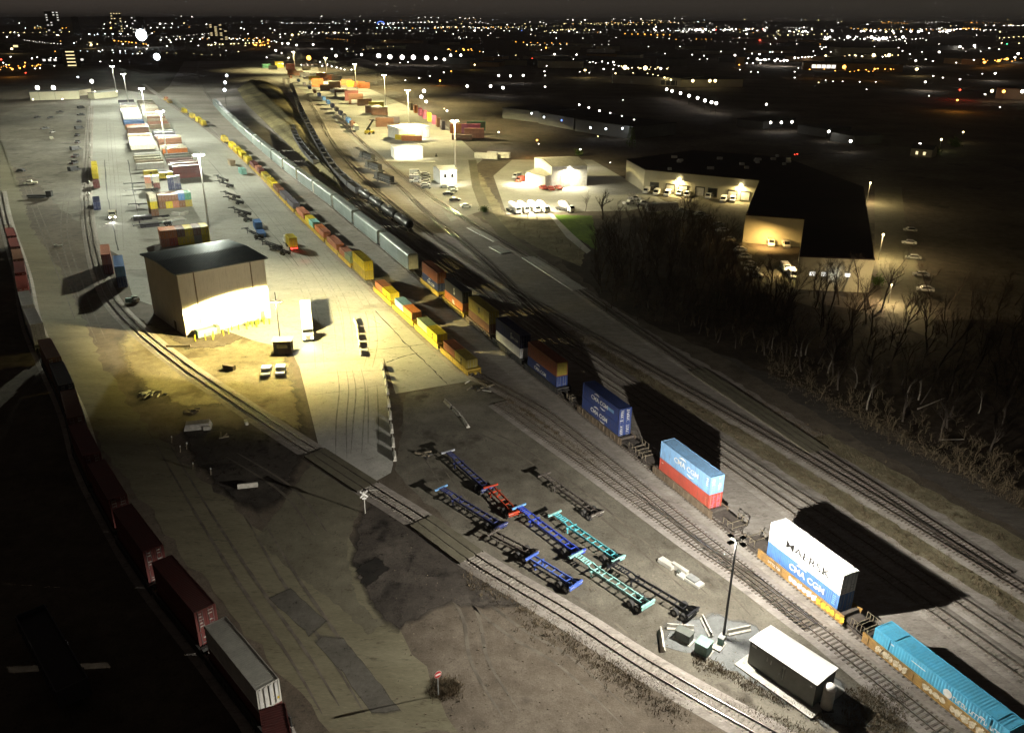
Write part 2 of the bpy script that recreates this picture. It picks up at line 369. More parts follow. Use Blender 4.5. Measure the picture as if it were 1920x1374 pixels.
sheet('access_road', [(600,846),(687,912),(672,962),(652,1010),(655,1060),(668,1120),(700,1160),(740,1150),(690,1190),(640,1140),(560,1080),(480,1010),(520,960)], M['asphalt'], .02, .3)
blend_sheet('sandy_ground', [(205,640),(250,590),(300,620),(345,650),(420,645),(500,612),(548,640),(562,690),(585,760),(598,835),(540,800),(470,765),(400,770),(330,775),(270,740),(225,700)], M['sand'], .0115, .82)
sheet('wood_floor', [(1040,480),(1100,440),(1180,405),(1330,420),(1400,520),(1500,560),(1680,600),(1900,600),(2100,700),(2100,1010),(1920,925),(1790,860),(1640,790),(1480,715),(1290,640),(1150,575)], M['floor'], .0125, 1.2)
blend_sheet('asphalt_patch', [(543,1098),(617,1167),(582,1196),(500,1120)], M['patch'], .024, .88, .15)
blend_sheet('asphalt_patch', [(598,1185),(640,1190),(700,1260),(760,1340),(700,1345),(640,1260),(585,1200)], M['patch'], .024, .88, .15)
blend_sheet('utility_pad', [(1215,1205),(1240,1165),(1330,1140),(1390,1160),(1480,1200),(1580,1270),(1640,1330),(1660,1374),(1560,1374),(1440,1300),(1330,1240)], M['greypad'], .018, .85)
sheet('grass_strip', [SO(s,18.6) for s in (60,30,0,-30,-60)]+[SO(s,22.4) for s in (-60,-30,0,30,60)], M['drygrass'], .014, .7)
sheet('grass_verge', [SO(s,30.3) for s in (60,30,10,-5)]+[SO(s,35) for s in (-5,10,30,60)], M['drygrass'], .013, .8)
sheet('service_track_road', [SO(s,o) for s,o in ((60,36),(28,36.5),(0,38),(-30,41),(-60,44),(-90,48))]+[SO(s,o) for s,o in ((-90,54),(-60,50.5),(-30,47),(0,43.5),(28,42.5),(60,42))], M['darkballast'], .012, .6)
sheet('terminal_pavement', [(705,300),(660,262),(610,205),(560,165),(480,140),(440,122),(560,120),(700,170),(830,230),(905,300),(880,318),(905,395),(845,415),(795,350)], M['concrete'], .016)
sheet('contractor_lot', [(925,330),(960,300),(1110,300),(1250,380),(1180,395),(1040,398),(950,402)], M['concrete'], .018)
sheet('warehouse_lot', [(1180,340),(1425,380),(1400,460),(1520,520),(1540,580),(1420,545),(1400,480),(1330,420),(1200,395)], M['asphalt'], .017)
sheet('side_road', [(1640,350),(1690,350),(1700,440),(1730,520),(1760,640),(1660,600),(1640,470)], M['asphalt'], .017)
sheet('lawn', [(1040,403),(1110,405),(1115,425),(1120,470),(1095,455),(1060,430)], M['grass'], .02, .5)
sheet('footpath', [(1026,398),(1036,402),(1075,440),(1108,470),(1100,476),(1062,445)], M['slab'], .022)
sheet('dry_grass_bank', [(880,318),(900,325),(950,405),(1030,402),(1095,470),(1090,500),(1040,480),(960,440),(905,410)], M['drygrass'], .015, .8)
sheet('curving_lane', [(878,300),(893,300),(900,345),(925,400),(965,445),(1010,480),(1000,492),(945,455),(905,405),(885,350)], M['asphalt'], .02, .2)
sheet('rear_dirt_yard', [(0,215),(60,195),(168,185),(168,330),(150,420),(100,380),(60,330),(0,300)], M['lot'], .009, 1)
M['soil'] = groundmat('dark soil', [(.032,.027,.022),(.062,.052,.043),(.105,.09,.074)], big=.09, fine=.5, grit=4, bump=1, stain=((.02,.017,.014),.55,.2))
blend_sheet('dark_soil', [(330,800),(400,790),(470,800),(535,815),(578,850),(572,880),(552,925),(528,960),(480,972),(430,945),(385,900),(345,850)], M['soil'], .0215, .8)
blend_sheet('dark_soil', [(658,985),(690,930),(740,955),(850,1020),(960,1100),(1010,1145),(940,1150),(860,1140),(800,1160),(745,1195),(705,1165),(672,1120),(654,1060),(650,1020)], M['soil'], .0215, .86)
pc = G(697,1070); blend_sheet('dark_patch', [Vector((pc.x+math.cos(t*.1257)*(2.1+.5*math.sin(t*.38)+.35*math.sin(t*.75+1)+random.uniform(-.12,.12)), pc.y+math.sin(t*.1257)*(3.0+.6*math.sin(t*.5+2)+random.uniform(-.15,.15)), 0)) for t in range(50)], M['dark_patch'], .03, .75, .1)  # irregular dark patch of ground with a frayed rim
# tar seams on the yard concrete
def seam(pts, wd):
    b = MB()
    P = []
    for (u, v), (u2, v2) in zip(pts, pts[1:]):
        for k in range(6): P.append(G(u+(u2-u)*k/6, v+(v2-v)*k/6)+Vector((random.uniform(-.15,.15), random.uniform(-.15,.15), 0)))
    P.append(G(*pts[-1]))
    vs, fs = [], []
    for i, p in enumerate(P):
        t = (P[min(i+1,len(P)-1)]-P[max(i-1,0)]).normalized(); nn = Vector((-t.y, t.x, 0))*wd*random.uniform(.3,1)
        vs += [(p.x+nn.x, p.y+nn.y, .026), (p.x-nn.x, p.y-nn.y, .026)]
    for i in range(len(P)-1): fs.append((2*i+1, 2*i+3, 2*i+2, 2*i))
    b.add(vs, fs); tag(b.build('pavement_seam', M['crack']), kind='structure')
for pts, wd in (([(704,583),(737,618),(760,644),(783,665),(816,697),(839,720)],.17), ([(680,658),(738,652),(771,649),(799,644)],.14), ([(724,680),(750,670),(783,662)],.2),
                ([(700,600),(712,608)],.12), ([(692,614),(716,612)],.1), ([(702,640),(720,638)],.13), ([(390,300),(450,370),(520,450),(560,500)],.12), ([(196,300),(200,360),(212,420),(222,470)],.3), ([(240,300),(250,360),(262,420)],.3),
                ([(600,700),(717,694)],.06), ([(590,740),(722,722)],.06)): seam(pts, wd)

M['tyremark'] = mat('tyre marks', (.19,.185,.16), .9, c2=(.29,.285,.25), scale=.35, lo=.4, hi=.6); M['rut'] = mat('wheel ruts', (.085,.072,.055), .95, c2=(.15,.128,.098), scale=.4, lo=.4, hi=.6)
def ruts(pts, m, z, gap=1.8, wd=.32):
    P = [G(*p) for p in pts]; Q = []
    for i in range(len(P)-1):
        p0, p1, p2, p3 = P[max(i-1,0)], P[i], P[i+1], P[min(i+2,len(P)-1)]
        for j in range(14): t = j/14; Q.append(.5*((2*p1)+(p2-p0)*t+(2*p0-5*p1+4*p2-p3)*t*t+(3*p1-p0-3*p2+p3)*t**3))
    b = MB()
    for o in (-gap/2, gap/2):
        vs, fs = [], []
        for i, p in enumerate(Q):
            t = (Q[min(i+1,len(Q)-1)]-Q[max(i-1,0)]).normalized(); nn = Vector((-t.y,t.x,0)); w2 = wd*(.25+.75*math.sin(math.pi*(i+.3)/(len(Q)-.4)))*random.uniform(.7,1)/2
            vs += [tuple((p+nn*(o+w2)).xy)+(z,), tuple((p+nn*(o-w2)).xy)+(z,)]
        for i in range(len(Q)-1): fs.append((2*i+1,2*i+3,2*i+2,2*i))
        b.add(vs, fs)
    tag(b.build('tyre_tracks', M[m]), kind='structure')
for pts in ([(214,430),(212,350),(205,270),(200,200)],[(226,470),(222,380),(214,290),(208,210)],[(640,660),(620,560),(560,470),(470,360),(400,280)],[(655,650),(640,560),(585,480),(500,380)],[(600,690),(590,600),(560,520),(520,470),(470,420)],[(690,690),(700,630),(680,560),(610,470)],[(640,860),(640,790),(645,730),(640,690)],[(668,850),(672,790),(676,730),(668,690)],[(700,830),(700,770),(698,720)]): ruts(pts, 'tyremark', .0245 if pts[0][1] < 700 else .0285)
for pts in ([(1240,1290),(1150,1180),(1000,1080),(880,960),(800,850)],[(1330,1130),(1200,1020),(1080,920),(950,830),(830,780)],[(1420,1150),(1320,1050),(1200,960),(1060,850)],[(960,1340),(900,1240),(880,1150),(830,1080)],[(1180,1350),(1060,1240),(960,1180),(850,1090),(760,1010)],[(620,1330),(560,1230),(470,1100),(380,960),(280,790)],[(700,1330),(620,1200),(540,1080),(470,960)],[(600,1000),(540,920),(430,850)],[(150,600),(110,500),(70,400),(40,320)],[(190,640),(150,540),(120,430),(130,340)]): ruts(pts, 'rut', .0135 if pts[0][0] > 800 else .0235, 1.9, .5)
# ------------------------------------------------------------------ railway
def spline(P, step):
    """Catmull-Rom through P resampled about every step metres"""
    out = []
    n = len(P)
    for i in range(n-1):
        p0, p1, p2, p3 = P[max(i-1,0)], P[i], P[i+1], P[min(i+2,n-1)]
        k = max(1, int((p2-p1).length/step))
        for j in range(k):
            t = j/k
            out.append(.5*((2*p1)+(p2-p0)*t+(2*p0-5*p1+4*p2-p3)*t*t+(3*p1-p0-3*p2+p3)*t**3))
    out.append(P[-1]); return out
class Path:
    def __init__(s, P, step=2.0):
        s.P = spline(P, step); s.L = [0]
        for a, b in zip(s.P, s.P[1:]): s.L.append(s.L[-1]+(b-a).length)
    def at(s, d):
        import bisect
        i = min(max(bisect.bisect_right(s.L, d)-1, 0), len(s.P)-2)
        t = (d-s.L[i])/max(s.L[i+1]-s.L[i], 1e-6)
        p = s.P[i].lerp(s.P[i+1], t); dv = (s.P[i+1]-s.P[i]).normalized()
        return p, math.atan2(dv.y, dv.x)
def strip(b, P, prof, mi=0):
    """sweep a cross profile [(offset,z)...] along points"""
    n = len(prof); vs, fs = [], []
    for i, p in enumerate(P):
        t = (P[min(i+1,len(P)-1)]-P[max(i-1,0)]); t.z = 0; t.normalize(); nn = Vector((-t.y, t.x, 0))
        for o, z in prof: vs.append((p.x+nn.x*o, p.y+nn.y*o, p.z+z))
    for i in range(len(P)-1):
        for k in range(n-1): fs.append((i*n+k, i*n+k+1, (i+1)*n+k+1, (i+1)*n+k)[::-1])
    b.add(vs, fs, mi)
def track(P, tm='tie', spacing=.6, near=330, bed='ballast', flush=None, skip=()):
    path = Path(P)
    b = MB(); strip(b, path.P, [(-2.3,.012),(-1.55,.13),(1.55,.13),(2.3,.012)])
    root = tag(b.build('railway_track', M[bed]), kind='structure')
    t = MB(); d = 0
    while d < path.L[-1]:
        p, a = path.at(d)
        dist = p.length
        if dist > near: break_ = True
        else: break_ = False
        sp = spacing if dist < 200 else spacing*1.6
        if not break_ and not any(x0 < d < x1 for x0, x1 in skip):
            t.box((p.x, p.y, .135+random.uniform(-.012,.012)), (.23, 2.6+random.uniform(-.12,.12), .1), a+random.uniform(-.03,.03))
        d += sp
    if t.v: tag(t.build('sleepers', M[tm], root), kind='stuff')
    for o in (-.75, .75):
        r = MB(); strip(r, path.P, [(o-.036,.14),(o-.036,.34),(o+.036,.34),(o+.036,.14)]); r.build('rail', M['rail'], root)
    return root, path
def SOs(l): return [SO(s, o) for s, o in l]
A_AX = [(62,-1.6),(24.4,-.6),(0,0),(-24,.7),(-60,1.6),(-110,3.4),(-130,4.4),(-160,5.6),(-191,6.6),(-225,8),(-344,11),(-500,18),(-632,26),(-800,39),(-1100,70),(-1500,125)]
B_AX = [(-30,-10.9),(-60,-10.7),(-110,-10.2),(-135,-9.6),(-226,-7),(-339,-2.5),(-490,0),(-721,-4),(-950,-6)]
trA, pA = track(SOs(A_AX)); trB, pB = track(SOs([(62,-5),(30,-5),(9,-5.2),(-15,-5.3),(-32,-5.6),(-40,-6.6),(-50,-8.6),(-58,-10.2)]+B_AX[1:]), 'tie', bed='ballast2')
trL, pL = track(SOs([(30,-5.2),(18,-6),(10,-7),(-5,-8.2),(-17,-9.2),(-29,-10.4),(-42,-11.6)]), 'tie', bed='ballast2')
tra, pa = track(SOs([(62,9.9),(46,10.1),(32,10.6),(4,11.6),(-20,12.2),(-60,12.6),(-90,13.4),(-140,14.6),(-200,17),(-280,22),(-400,36),(-560,66),(-750,105),(-1000,160)]), 'tieconc')
trb, pb = track(SOs([(62,14.4),(43,14.7),(23,15.2),(0,15.2),(-60,16.6),(-100,17.8),(-160,20),(-220,22.6),(-272,26),(-342,36),(-547,74),(-736,112),(-1000,165)]), 'tieconc')
trc, pc = track(SOs([(62,24),(37,24.3),(9,24.8),(-9,24.8),(-60,23.5),(-100,23),(-150,24.5),(-200,28),(-280,37),(-400,56),(-560,88),(-750,126)]), 'tie')
trd, pd = track(SOs([(34,25.4),(26,26.1),(11,27.5),(-1,28.4),(-15,29.9),(-40,32.3),(-70,35.5),(-95,38.6),(-130,41.6),(-180,45),(-260,53),(-380,70),(-560,102)]), 'tie')
tre, pe = track(SOs([(-60,16.7),(-90,20.5),(-120,26),(-150,30.5),(-190,35),(-260,46),(-380,64)]), 'tie')
spur = [G(u,v) for u,v in ((1640,1490),(1411,1363),(1210,1248),(1073,1160),(960,1093),(885,1047),(790,978),(690,915),(590,850),(540,818),(430,745),(360,698),(290,645),(245,605),(210,565),(190,522),(175,470),(164,400),(163,330),(167,250),(170,200))]
trS, pS = track(spur, 'tiepale', .58, skip=())
# crossing panels between the rails
def panels(name, path, d0, d1, m, wd=(-2.0,2.0), z=.352):
    b = MB(); P = [path.at(d0+(d1-d0)*i/12)[0] for i in range(13)]
    for o0, o1 in ((wd[0],-.82),(-.68,.68),(.82,wd[1])):
        strip(b, P, [(o0,.02),(o0,z-.02),(o1,z-.02),(o1,.02)])
    tag(b.build(name, m), kind='structure')
def nearest(path, p):
    return min(zip(path.L, path.P), key=lambda x: (x[1]-p).length)[0]
panels('crossing_panel', pS, nearest(pS, G(690,915)), nearest(pS, G(592,850)), M['asphalt'])
panels('crossing_panel', pS, nearest(pS, G(880,1040)), nearest(pS, G(785,985)), M['asphalt'])
panels('crossing_panel', pd, nearest(pd, SO(-1,28)), nearest(pd, SO(-38,32)), M['asphalt'])
panels('crossing_panel', pd, nearest(pd, SO(-95,39)), nearest(pd, SO(-130,42)), M['slab'])
b = MB(); b.box((0,0,.15), (9,3.4,.28)); o = b.build('concrete_pad', M['slab']); p = G(937,469); o.location = p; o.rotation_euler = (0,0,TANG); tag(o, kind='structure')
b = MB(); b.box((0,0,.15), (9,3.4,.28)); o = b.build('concrete_pad', M['slab']); p = G(905,440); o.location = (p.x,p.y,0); o.rotation_euler = (0,0,TANG); o.scale = (2.4,.7,1); tag(o, kind='structure')

# ------------------------------------------------------------------ containers
def text(s, size, m, parent, loc, rot=(R(90),0,0), ext=.012, name='lettering', fat=.02, sx=1.0, shear=0):
    cu = bpy.data.curves.new(name, 'FONT'); cu.body = s; cu.size = size; cu.align_x = 'CENTER'; cu.align_y = 'CENTER'
    cu.extrude = ext; cu.offset = fat*size; cu.shear = shear; cu.resolution_u = 3
    t = bpy.data.objects.new(name, cu); col.objects.link(t)
    me = bpy.data.meshes.new_from_object(t); bpy.data.objects.remove(t); bpy.data.curves.remove(cu)
    me.materials.clear(); me.materials.append(m)
    o = link(name, me, parent); o.location = loc; o.rotation_euler = rot; o.scale = (sx,1,1); return o
def container_body(L, H, W=2.44, per=.28):
    b = MB(); h, wd = L/2, W/2; dep = .036
    p = .16                                           # corner posts and rails
    for sx_ in (-1, 1):
        for sy in (-1, 1): b.box((sx_*(h-p/2), sy*(wd-p/2), H/2), (p, p, H))
    for sy in (-1, 1):
        for z in (.08, H-.06): b.box((0, sy*(wd-.05), z), (L-2*p, .1, .16 if z < 1 else .12))
    for sx_ in (-1, 1):
        for z in (.08, H-.06): b.box((sx_*(h-.05), 0, z), (.1, W-2*p, .16 if z < 1 else .12))
    n = int((L-2*p)/per)
    xs = []
    for i in range(n):
        x0 = -h+p+i*per
        xs += [(x0, 0), (x0+per*.25, 0), (x0+per*.5, dep), (x0+per*.75, dep)]
    xs.append((h-p, 0))
    for sy in (-1, 1):
        vs, fs = [], []
        for x, d in xs: vs += [(x, sy*(wd-.03-d), .12), (x, sy*(wd-.03-d), H-.1)]
        for i in range(len(xs)-1):
            f = (2*i, 2*i+2, 2*i+3, 2*i+1); fs.append(f if sy < 0 else f[::-1])
        b.add(vs, fs)
    vs, fs = [], []
    for x, d in xs: vs += [(x, -wd+.1, H-.03-d*.7), (x, wd-.1, H-.03-d*.7)]
    for i in range(len(xs)-1): fs.append((2*i, 2*i+2, 2*i+3, 2*i+1))
    b.add(vs, fs)
    b.box((-h+.07, 0, H/2), (.05, W-2*p, H-.3)); b.box((h-.09, 0, H/2), (.03, W-2*p, H-.3)); b.box((0,0,.1), (L-.3, W-.2, .05))
    return b
def door_bars(L, H):
    b = MB(); h = L/2
    for y in (-.85,-.35,.35,.85): b.cyl((h+.0, y, .15), (h+.0, y, H-.15), .025, n=5)
    for y in (-.6,.6): b.box((h+.01, y, 1.1), (.03, .4, .05)); b.box((h+.01, y, .7), (.03,.35,.05))
    return b
TPL = {}
def ctpl(L, H):
    k = (L, H)
    if k not in TPL:
        bm = container_body(L, H, 2.59 if L > 15 else 2.44, .3 if L < 15 else .36).mesh('container_body', cmat('grey'))
        d = MB()
        for s in (-1, 1): d.box((L/2-.06, s*.54, H/2), (.035, 1.04, H-.34))
        TPL[k] = (bm, MB().box((L/2-.055, -.54, H/2), (.035, 1.03, H-.34)).mesh('door', cmat('grey')), MB().box((L/2-.055, .54, H/2), (.035, 1.03, H-.34)).mesh('door', cmat('grey')), door_bars(L, H).mesh('locking_bars', M['grey']))
    return TPL[k]
def setm(o, m):
    o.material_slots[0].link = 'OBJECT'; o.material_slots[0].material = m
def container(c, loc, rz, label, group=None, L=12.19, H=2.9, parts=True, doors=True, name='shipping_container'):
    bm, d1, d2, lb = ctpl(L, H)
    if not parts:
        o = link(name, bm); setm(o, cmat(c)); o.location = loc; o.rotation_euler = (0,0,rz); return tag(o, label, 'container', group)
    r = thing(name, label, 'container', loc, rz, group)
    setm(link('body', bm, r), cmat(c))
    if doors:
        setm(link('door', d1, r), cmat(c)); setm(link('door', d2, r), cmat(c)); link('locking_bars', lb, r)
    return r
def arc(parent, m, cx, cz, rad, a0, a1, th, y):
    b = MB(); n = 10; vs, fs = [], []
    for i in range(n+1):
        a = R(a0+(a1-a0)*i/n); k = 1-abs(2*i/n-1)*.6
        vs += [(cx+rad*1.5*math.cos(a), y, cz+rad*math.sin(a)-th*k/2), (cx+rad*1.5*math.cos(a), y, cz+rad*math.sin(a)+th*k/2)]
    for i in range(n): fs.append((2*i, 2*i+1, 2*i+3, 2*i+2))
    b.add(vs, fs); b.add([(v[0], v[1]-.004, v[2]) for v in vs], [f[::-1] for f in fs])
    return b.build('logo_arc', m, parent)
def cma(parent, x=0, z=1.55, size=1.25, m=None, up=True, down=True):
    m = m or M['white']
    text('CMA CGM', size*.92, m, parent, (x, -1.235, z), fat=.012, sx=1.08)
    if up: arc(parent, m, x-.9, z-.0, 1.0, 60, 125, .34, -1.236)
    if down: arc(parent, m, x+1.2, z+.05, 1.0, 235, 300, .3, -1.236)
def endmarks(parent, L, H, m, rows=6, cols=(-.8,.35), seed=1):
    rr = random.Random(seed); b = MB(); x = L/2+.03
    for i in range(rows):
        for y in cols:
            if rr.random() < .8:
                b.box((x, y+rr.uniform(-.05,.1), H-.45-i*(H-.8)/rows), (.01, rr.uniform(.25,.62), rr.uniform(.07,.16)))
    b.build('marking_plate', m, parent)
def sidemarks(parent, x, z, m, n=4, wd=.5):
    b = MB()
    for i in range(n): b.box((x+random.uniform(-.05,.05), -1.235, z-i*.28), (wd*random.uniform(.6,1), .012, .13))
    b.build('marking_plate', m, parent)

# ------------------------------------------------------------------ well cars
M['sill'] = mat('rusty yellow sill', (.46,.27,.07), .75, c2=(.2,.12,.055), scale=.9, detail=9)
M['sillb'] = mat('brown sill', (.2,.15,.1), .8, c2=(.1,.075,.05), scale=.9, detail=9)
M['silly'] = mat('yellow sill', (.62,.44,.06), .6, c2=(.42,.28,.05), scale=.8)
M['deck'] = mat('grimy deck', (.12,.1,.085), .85, c2=(.06,.05,.042), scale=2)
def bogie_mb(x):
    b = MB()
    for s in (-1, 1):
        b.box((x, s*1.0, .78), (2.3, .16, .22)); b.box((x, s*1.0, .6), (.7,.18,.3))
    b.box((x, 0, .8), (.4, 2.0, .25)); return b
def wheel_mb(x):
    b = MB()
    for s in (-1, 1): b.cyl((x, s*.66, .8), (x, s*.8, .8), .46, n=14)
    b.cyl((x, -.7, .8), (x, .7, .8), .08, n=6); return b
WT = {}
def wellcar(m, Lw, Lt, loc, rz, label, group, bars=True):
    k = (m, Lw, Lt)
    if k not in WT:
        r = thing('well_car', label, 'railcar', (0,0,0), 0, group)
        for s in (-1, 1):
            b = MB(); b.box((0, s*1.42, 1.3), (Lw+1.6, .1, 1.1)); b.box((0, s*1.45, 1.88), (Lw+1.6, .22, .09)); b.box((0, s*1.45, .73), (Lw+1.6, .24, .1))
            n = int(Lw/1.15)
            for i in range(n+1): b.box((-Lw/2+i*Lw/n, s*1.5, 1.3), (.16, .12, 1.06))
            b.build('side_sill', M[m], r)
        fl = MB(); fl.box((0,0,.82), (Lw, 2.5, .1)); fl.build('well_floor', M['deck'], r)
        for s in (-1, 1):
            b = MB(); x0, x1 = Lw/2+.1, Lt/2-.35
            b.box((s*(x0+x1)/2, 0, 1.42), (x1-x0, 2.5, .12)); b.box((s*(x0+.2), 0, 1.6), (.5, 2.7, .5)); b.box((s*(Lt/2-.3), 0, 1.15), (.5,.5,.35))
            b.add([(s*(Lw/2+.15), -1.38, 1.85), (s*(Lw/2+.15), -1.25, 1.85), (s*(Lw/2+1.9), -1.25, 1.2), (s*(Lw/2+1.9), -1.38, 1.2)], [(0,1,2,3),(3,2,1,0)])
            b.build('end_platform', M['deck'] if Lt-Lw > 5 else M[m], r)
            if Lt-Lw > 5:
                h = MB()
                for sy in (-1, 1):
                    for xx in (Lt/2-.5, Lt/2-1.5, Lt/2-2.4):
                        h.bar((s*xx, sy*1.3, 1.4), (s*xx, sy*1.3, 2.45), .07, .07)
                    h.bar((s*(Lt/2-.5), sy*1.3, 2.42), (s*(Lt/2-2.4), sy*1.3, 2.42), .06, .06)
                for xx in (Lt/2-.45, Lt/2-1.6): h.bar((s*xx, -1.3, 1.75), (s*xx, 1.3, 1.75), .09, .09)
                h.build('handrail', M['wood'], r)
            bo = bogie_mb(s*(Lt/2-1.9)).build('bogie', M['deck'], r)
            for dx in (-.9, .9): wheel_mb(s*(Lt/2-1.9)+dx).build('wheel', M['rail'], bo)
        WT[k] = r
    else: r = dup(WT[k], loc, rz, label, group)
    r.location = loc; r.rotation_euler = (0,0,rz); r['label'] = label; r['group'] = group
    return r
def onA(s):  # point and heading on train A track at s (heading towards the near end)
    d = nearest(pA, SO(s, 0)); p, a = pA.at(d); return p, a+math.pi
dA = {}
def pathpos(path, s):
    best = min(range(len(path.P)), key=lambda i: abs(toSO(path.P[i])[0]-s)); j = min(max(best, 1), len(path.P)-2)
    s0, s1 = toSO(path.P[j-1])[0], toSO(path.P[j+1])[0]
    t = (s-s0)/(s1-s0); d = path.L[j-1]+(path.L[j+1]-path.L[j-1])*t
    p, a = path.at(d); h = Vector((math.cos(a), math.sin(a)))
    return p, (a if h.dot(TD) > 0 else a+math.pi)
ZA = 1.0
GA = 'well cars of the double-stack train'
specA = [  # s, sill, Lw, Lt, upper (colour), lower, labels
 (44.0,'sill',17,22.6), (24.4,'sill',13.2,21.5), (0,'sillb',13.2,24.2), (-24.2,'sillb',13.2,24.0), (-46.2,'darkgrey',12.8,15.8), (-62,'darkgrey',12.8,15.6), (-78,'sillb',12.8,15.6), (-94,'silly',12.8,15.6), (-111.5,'silly',12.8,15.8)]
wl = ['well car with cream graffiti under the cyan container', 'well car with yellow and white graffiti under the white container', 'rusty ribbed well car under the blue over red stack', 'rusty ribbed well car under the dark blue stack',
      'dark well car under the brown over navy stack', 'dark well car under the navy over white stack', 'brown well car under the ochre over brown stack', 'yellow well car under the black over orange stack', 'yellow well car next to the silver autoracks']
cars = []
for (s, m, Lw, Lt), l in zip(specA, wl):
    p, a = pathpos(pA, s); cars.append((wellcar(m, Lw, Lt, (p.x, p.y, 0), a, l, GA), p, a))
def onto(i, c, z, label, L=12.19, H=2.9, dx=0, **k):
    r, p, a = cars[i]; q = (p.x+math.cos(a)*dx, p.y+math.sin(a)*dx, z)
    return container(c, q, a, label, 'containers on the double-stack train', L, H, **k)
# cyan domestic box
c = onto(0, 'cyan', .62, 'long cyan ribbed container alone in its well car', 16.15, 2.9)
b = MB(); b.lathe((0,0,0), [(.5,0),(.5,.012)], 18); o = b.build('logo_disc', M['white'], c); o.location = (1.5, -1.305, 1.75); o.rotation_euler = (R(90),0,0)
b = MB(); rr = random.Random(4); x = 2.15
for wlen in (5, 11):
    for i in range(wlen):
        k = rr.choice((0,1,2))
        b.box((x, -1.31, 1.72), (.07,.012,.5)); 
        if k != 1: b.box((x+.13, -1.31, 1.93), (.2,.012,.09))
        if k != 0: b.box((x+.13, -1.31, 1.55), (.2,.012,.09)); b.box((x+.22, -1.31, 1.7), (.06,.012,.3))
        x += .33
    x += .25
b.build('lettering', M['white'], c)
b = MB(); b.box((-2.2,-1.31,2.3),(1.8,.012,.1)); b.box((5.4,-1.31,2.1),(.5,.012,.16)); b.box((7.2,-1.31,1.9),(.5,.012,.14)); b.box((-5.6,-1.31,2.35),(.4,.012,.16)); b.build('marking_plate', M['white'], c)
b = MB()
for x in (-6.1, 6.1): b = MB(); b.box((x,0,2.915),(1.1,2.3,.02)); b.box((x,-1.33,1.4),(.2,.05,2.6)); b.sphere((x,-1.2,2.9),.12,8,4); b.build('lifting_frame', cmat('cyan'), c)
pass
# white over blue
c = onto(1, 'white', ZA+2.9, 'white container with dark letters on top of the nearest double stack'); text('MAERSK', 1.45, M['black'], c, (.5,-1.24,1.5), fat=.004, sx=1.4)
c = onto(1, 'blue', ZA, 'blue container under the white one in the nearest double stack'); cma(c, .9, 1.75, 1.3, down=False); sidemarks(c, 5.4, 2.4, cmat('lightblue'), 5, .7)
# light blue over red
c = onto(2, 'lightblue', ZA+2.9, 'light blue container with white letters above a red one'); cma(c, .4, 1.5, 1.3); endmarks(c, 12.19, 2.9, M['white'], 7, (-.7,.45), 3); sidemarks(c, 5.4, 2.4, M['white'], 5, .4)
c = onto(2, 'red', ZA, 'red container under the light blue one on the train'); endmarks(c, 12.19, 2.9, cmat('pink'), 9, (-.4,.45), 5); sidemarks(c, -5.3, 2.3, M['white'], 1, .5); sidemarks(c, 5.5, 2.2, cmat('salmon'), 6, .35)
# two dark blue
c = onto(3, 'darkblue', ZA+2.9, 'dark blue container topmost of the all blue stack'); cma(c, -.3, 1.5, 1.2); endmarks(c, 12.19, 2.9, M['white'], 6, (-.7,.5), 8); b = MB(); b.box((3.4,-1.235,1.6),(1.9,.012,.55)); b.build('marking_plate', cmat('lightblue'), c)
c = onto(3, 'darkblue', ZA, 'dark blue container lower of the all blue stack'); cma(c, -.3, 1.9, 1.2); endmarks(c, 12.19, 2.9, M['white'], 6, (-.7,.5), 9)
c = onto(4, 'rust', ZA+2.9, 'brown container with an ochre door end on a navy one', doors=False); b = MB(); b.box((6.05,0,1.45),(.07,2.16,2.6)); b.build('door', cmat('ochre'), c)
c = onto(4, 'darkblue', ZA, 'navy container under the brown one with ochre door end'); cma(c, -.6, 1.5, 1.1, down=False)
c = onto(5, 'navy', ZA+2.9, 'navy container on top of a white one'); text('S', 1.9, M['grey'], c, (1.8,-1.235,1.4)); text('CMA CGM', .8, M['grey'], c, (3.3,-1.235,1.2))
c = onto(5, 'white', ZA, 'white container under the navy one on the train')
c = onto(6, 'ochre', ZA+2.9, 'mustard container on top of a brown one'); text('M', 1.0, M['black'], c, (.4,-1.235,1.9), fat=.03); text('SC', .9, M['black'], c, (.4,-1.235,1.1), fat=.03)
c = onto(6, 'brown', ZA, 'brown container under the mustard one on the train')
c = onto(7, 'darkgrey', ZA+2.9, 'black container with one white curl on an orange one'); text('S', 2.3, M['offwhite'], c, (.6,-1.235,1.4), fat=.03)
c = onto(7, 'orange', ZA, 'orange container under the black one on the train'); text('HL', 1.3, M['white'], c, (0,-1.235,1.5), fat=.05)
c = onto(8, 'rust', ZA+2.9, 'red brown container at the autorack end of the double stacks')
c = onto(8, 'darkblue', ZA, 'navy container below the red brown one beside the autoracks'); cma(c, .8, 1.5, 1.2, down=False)
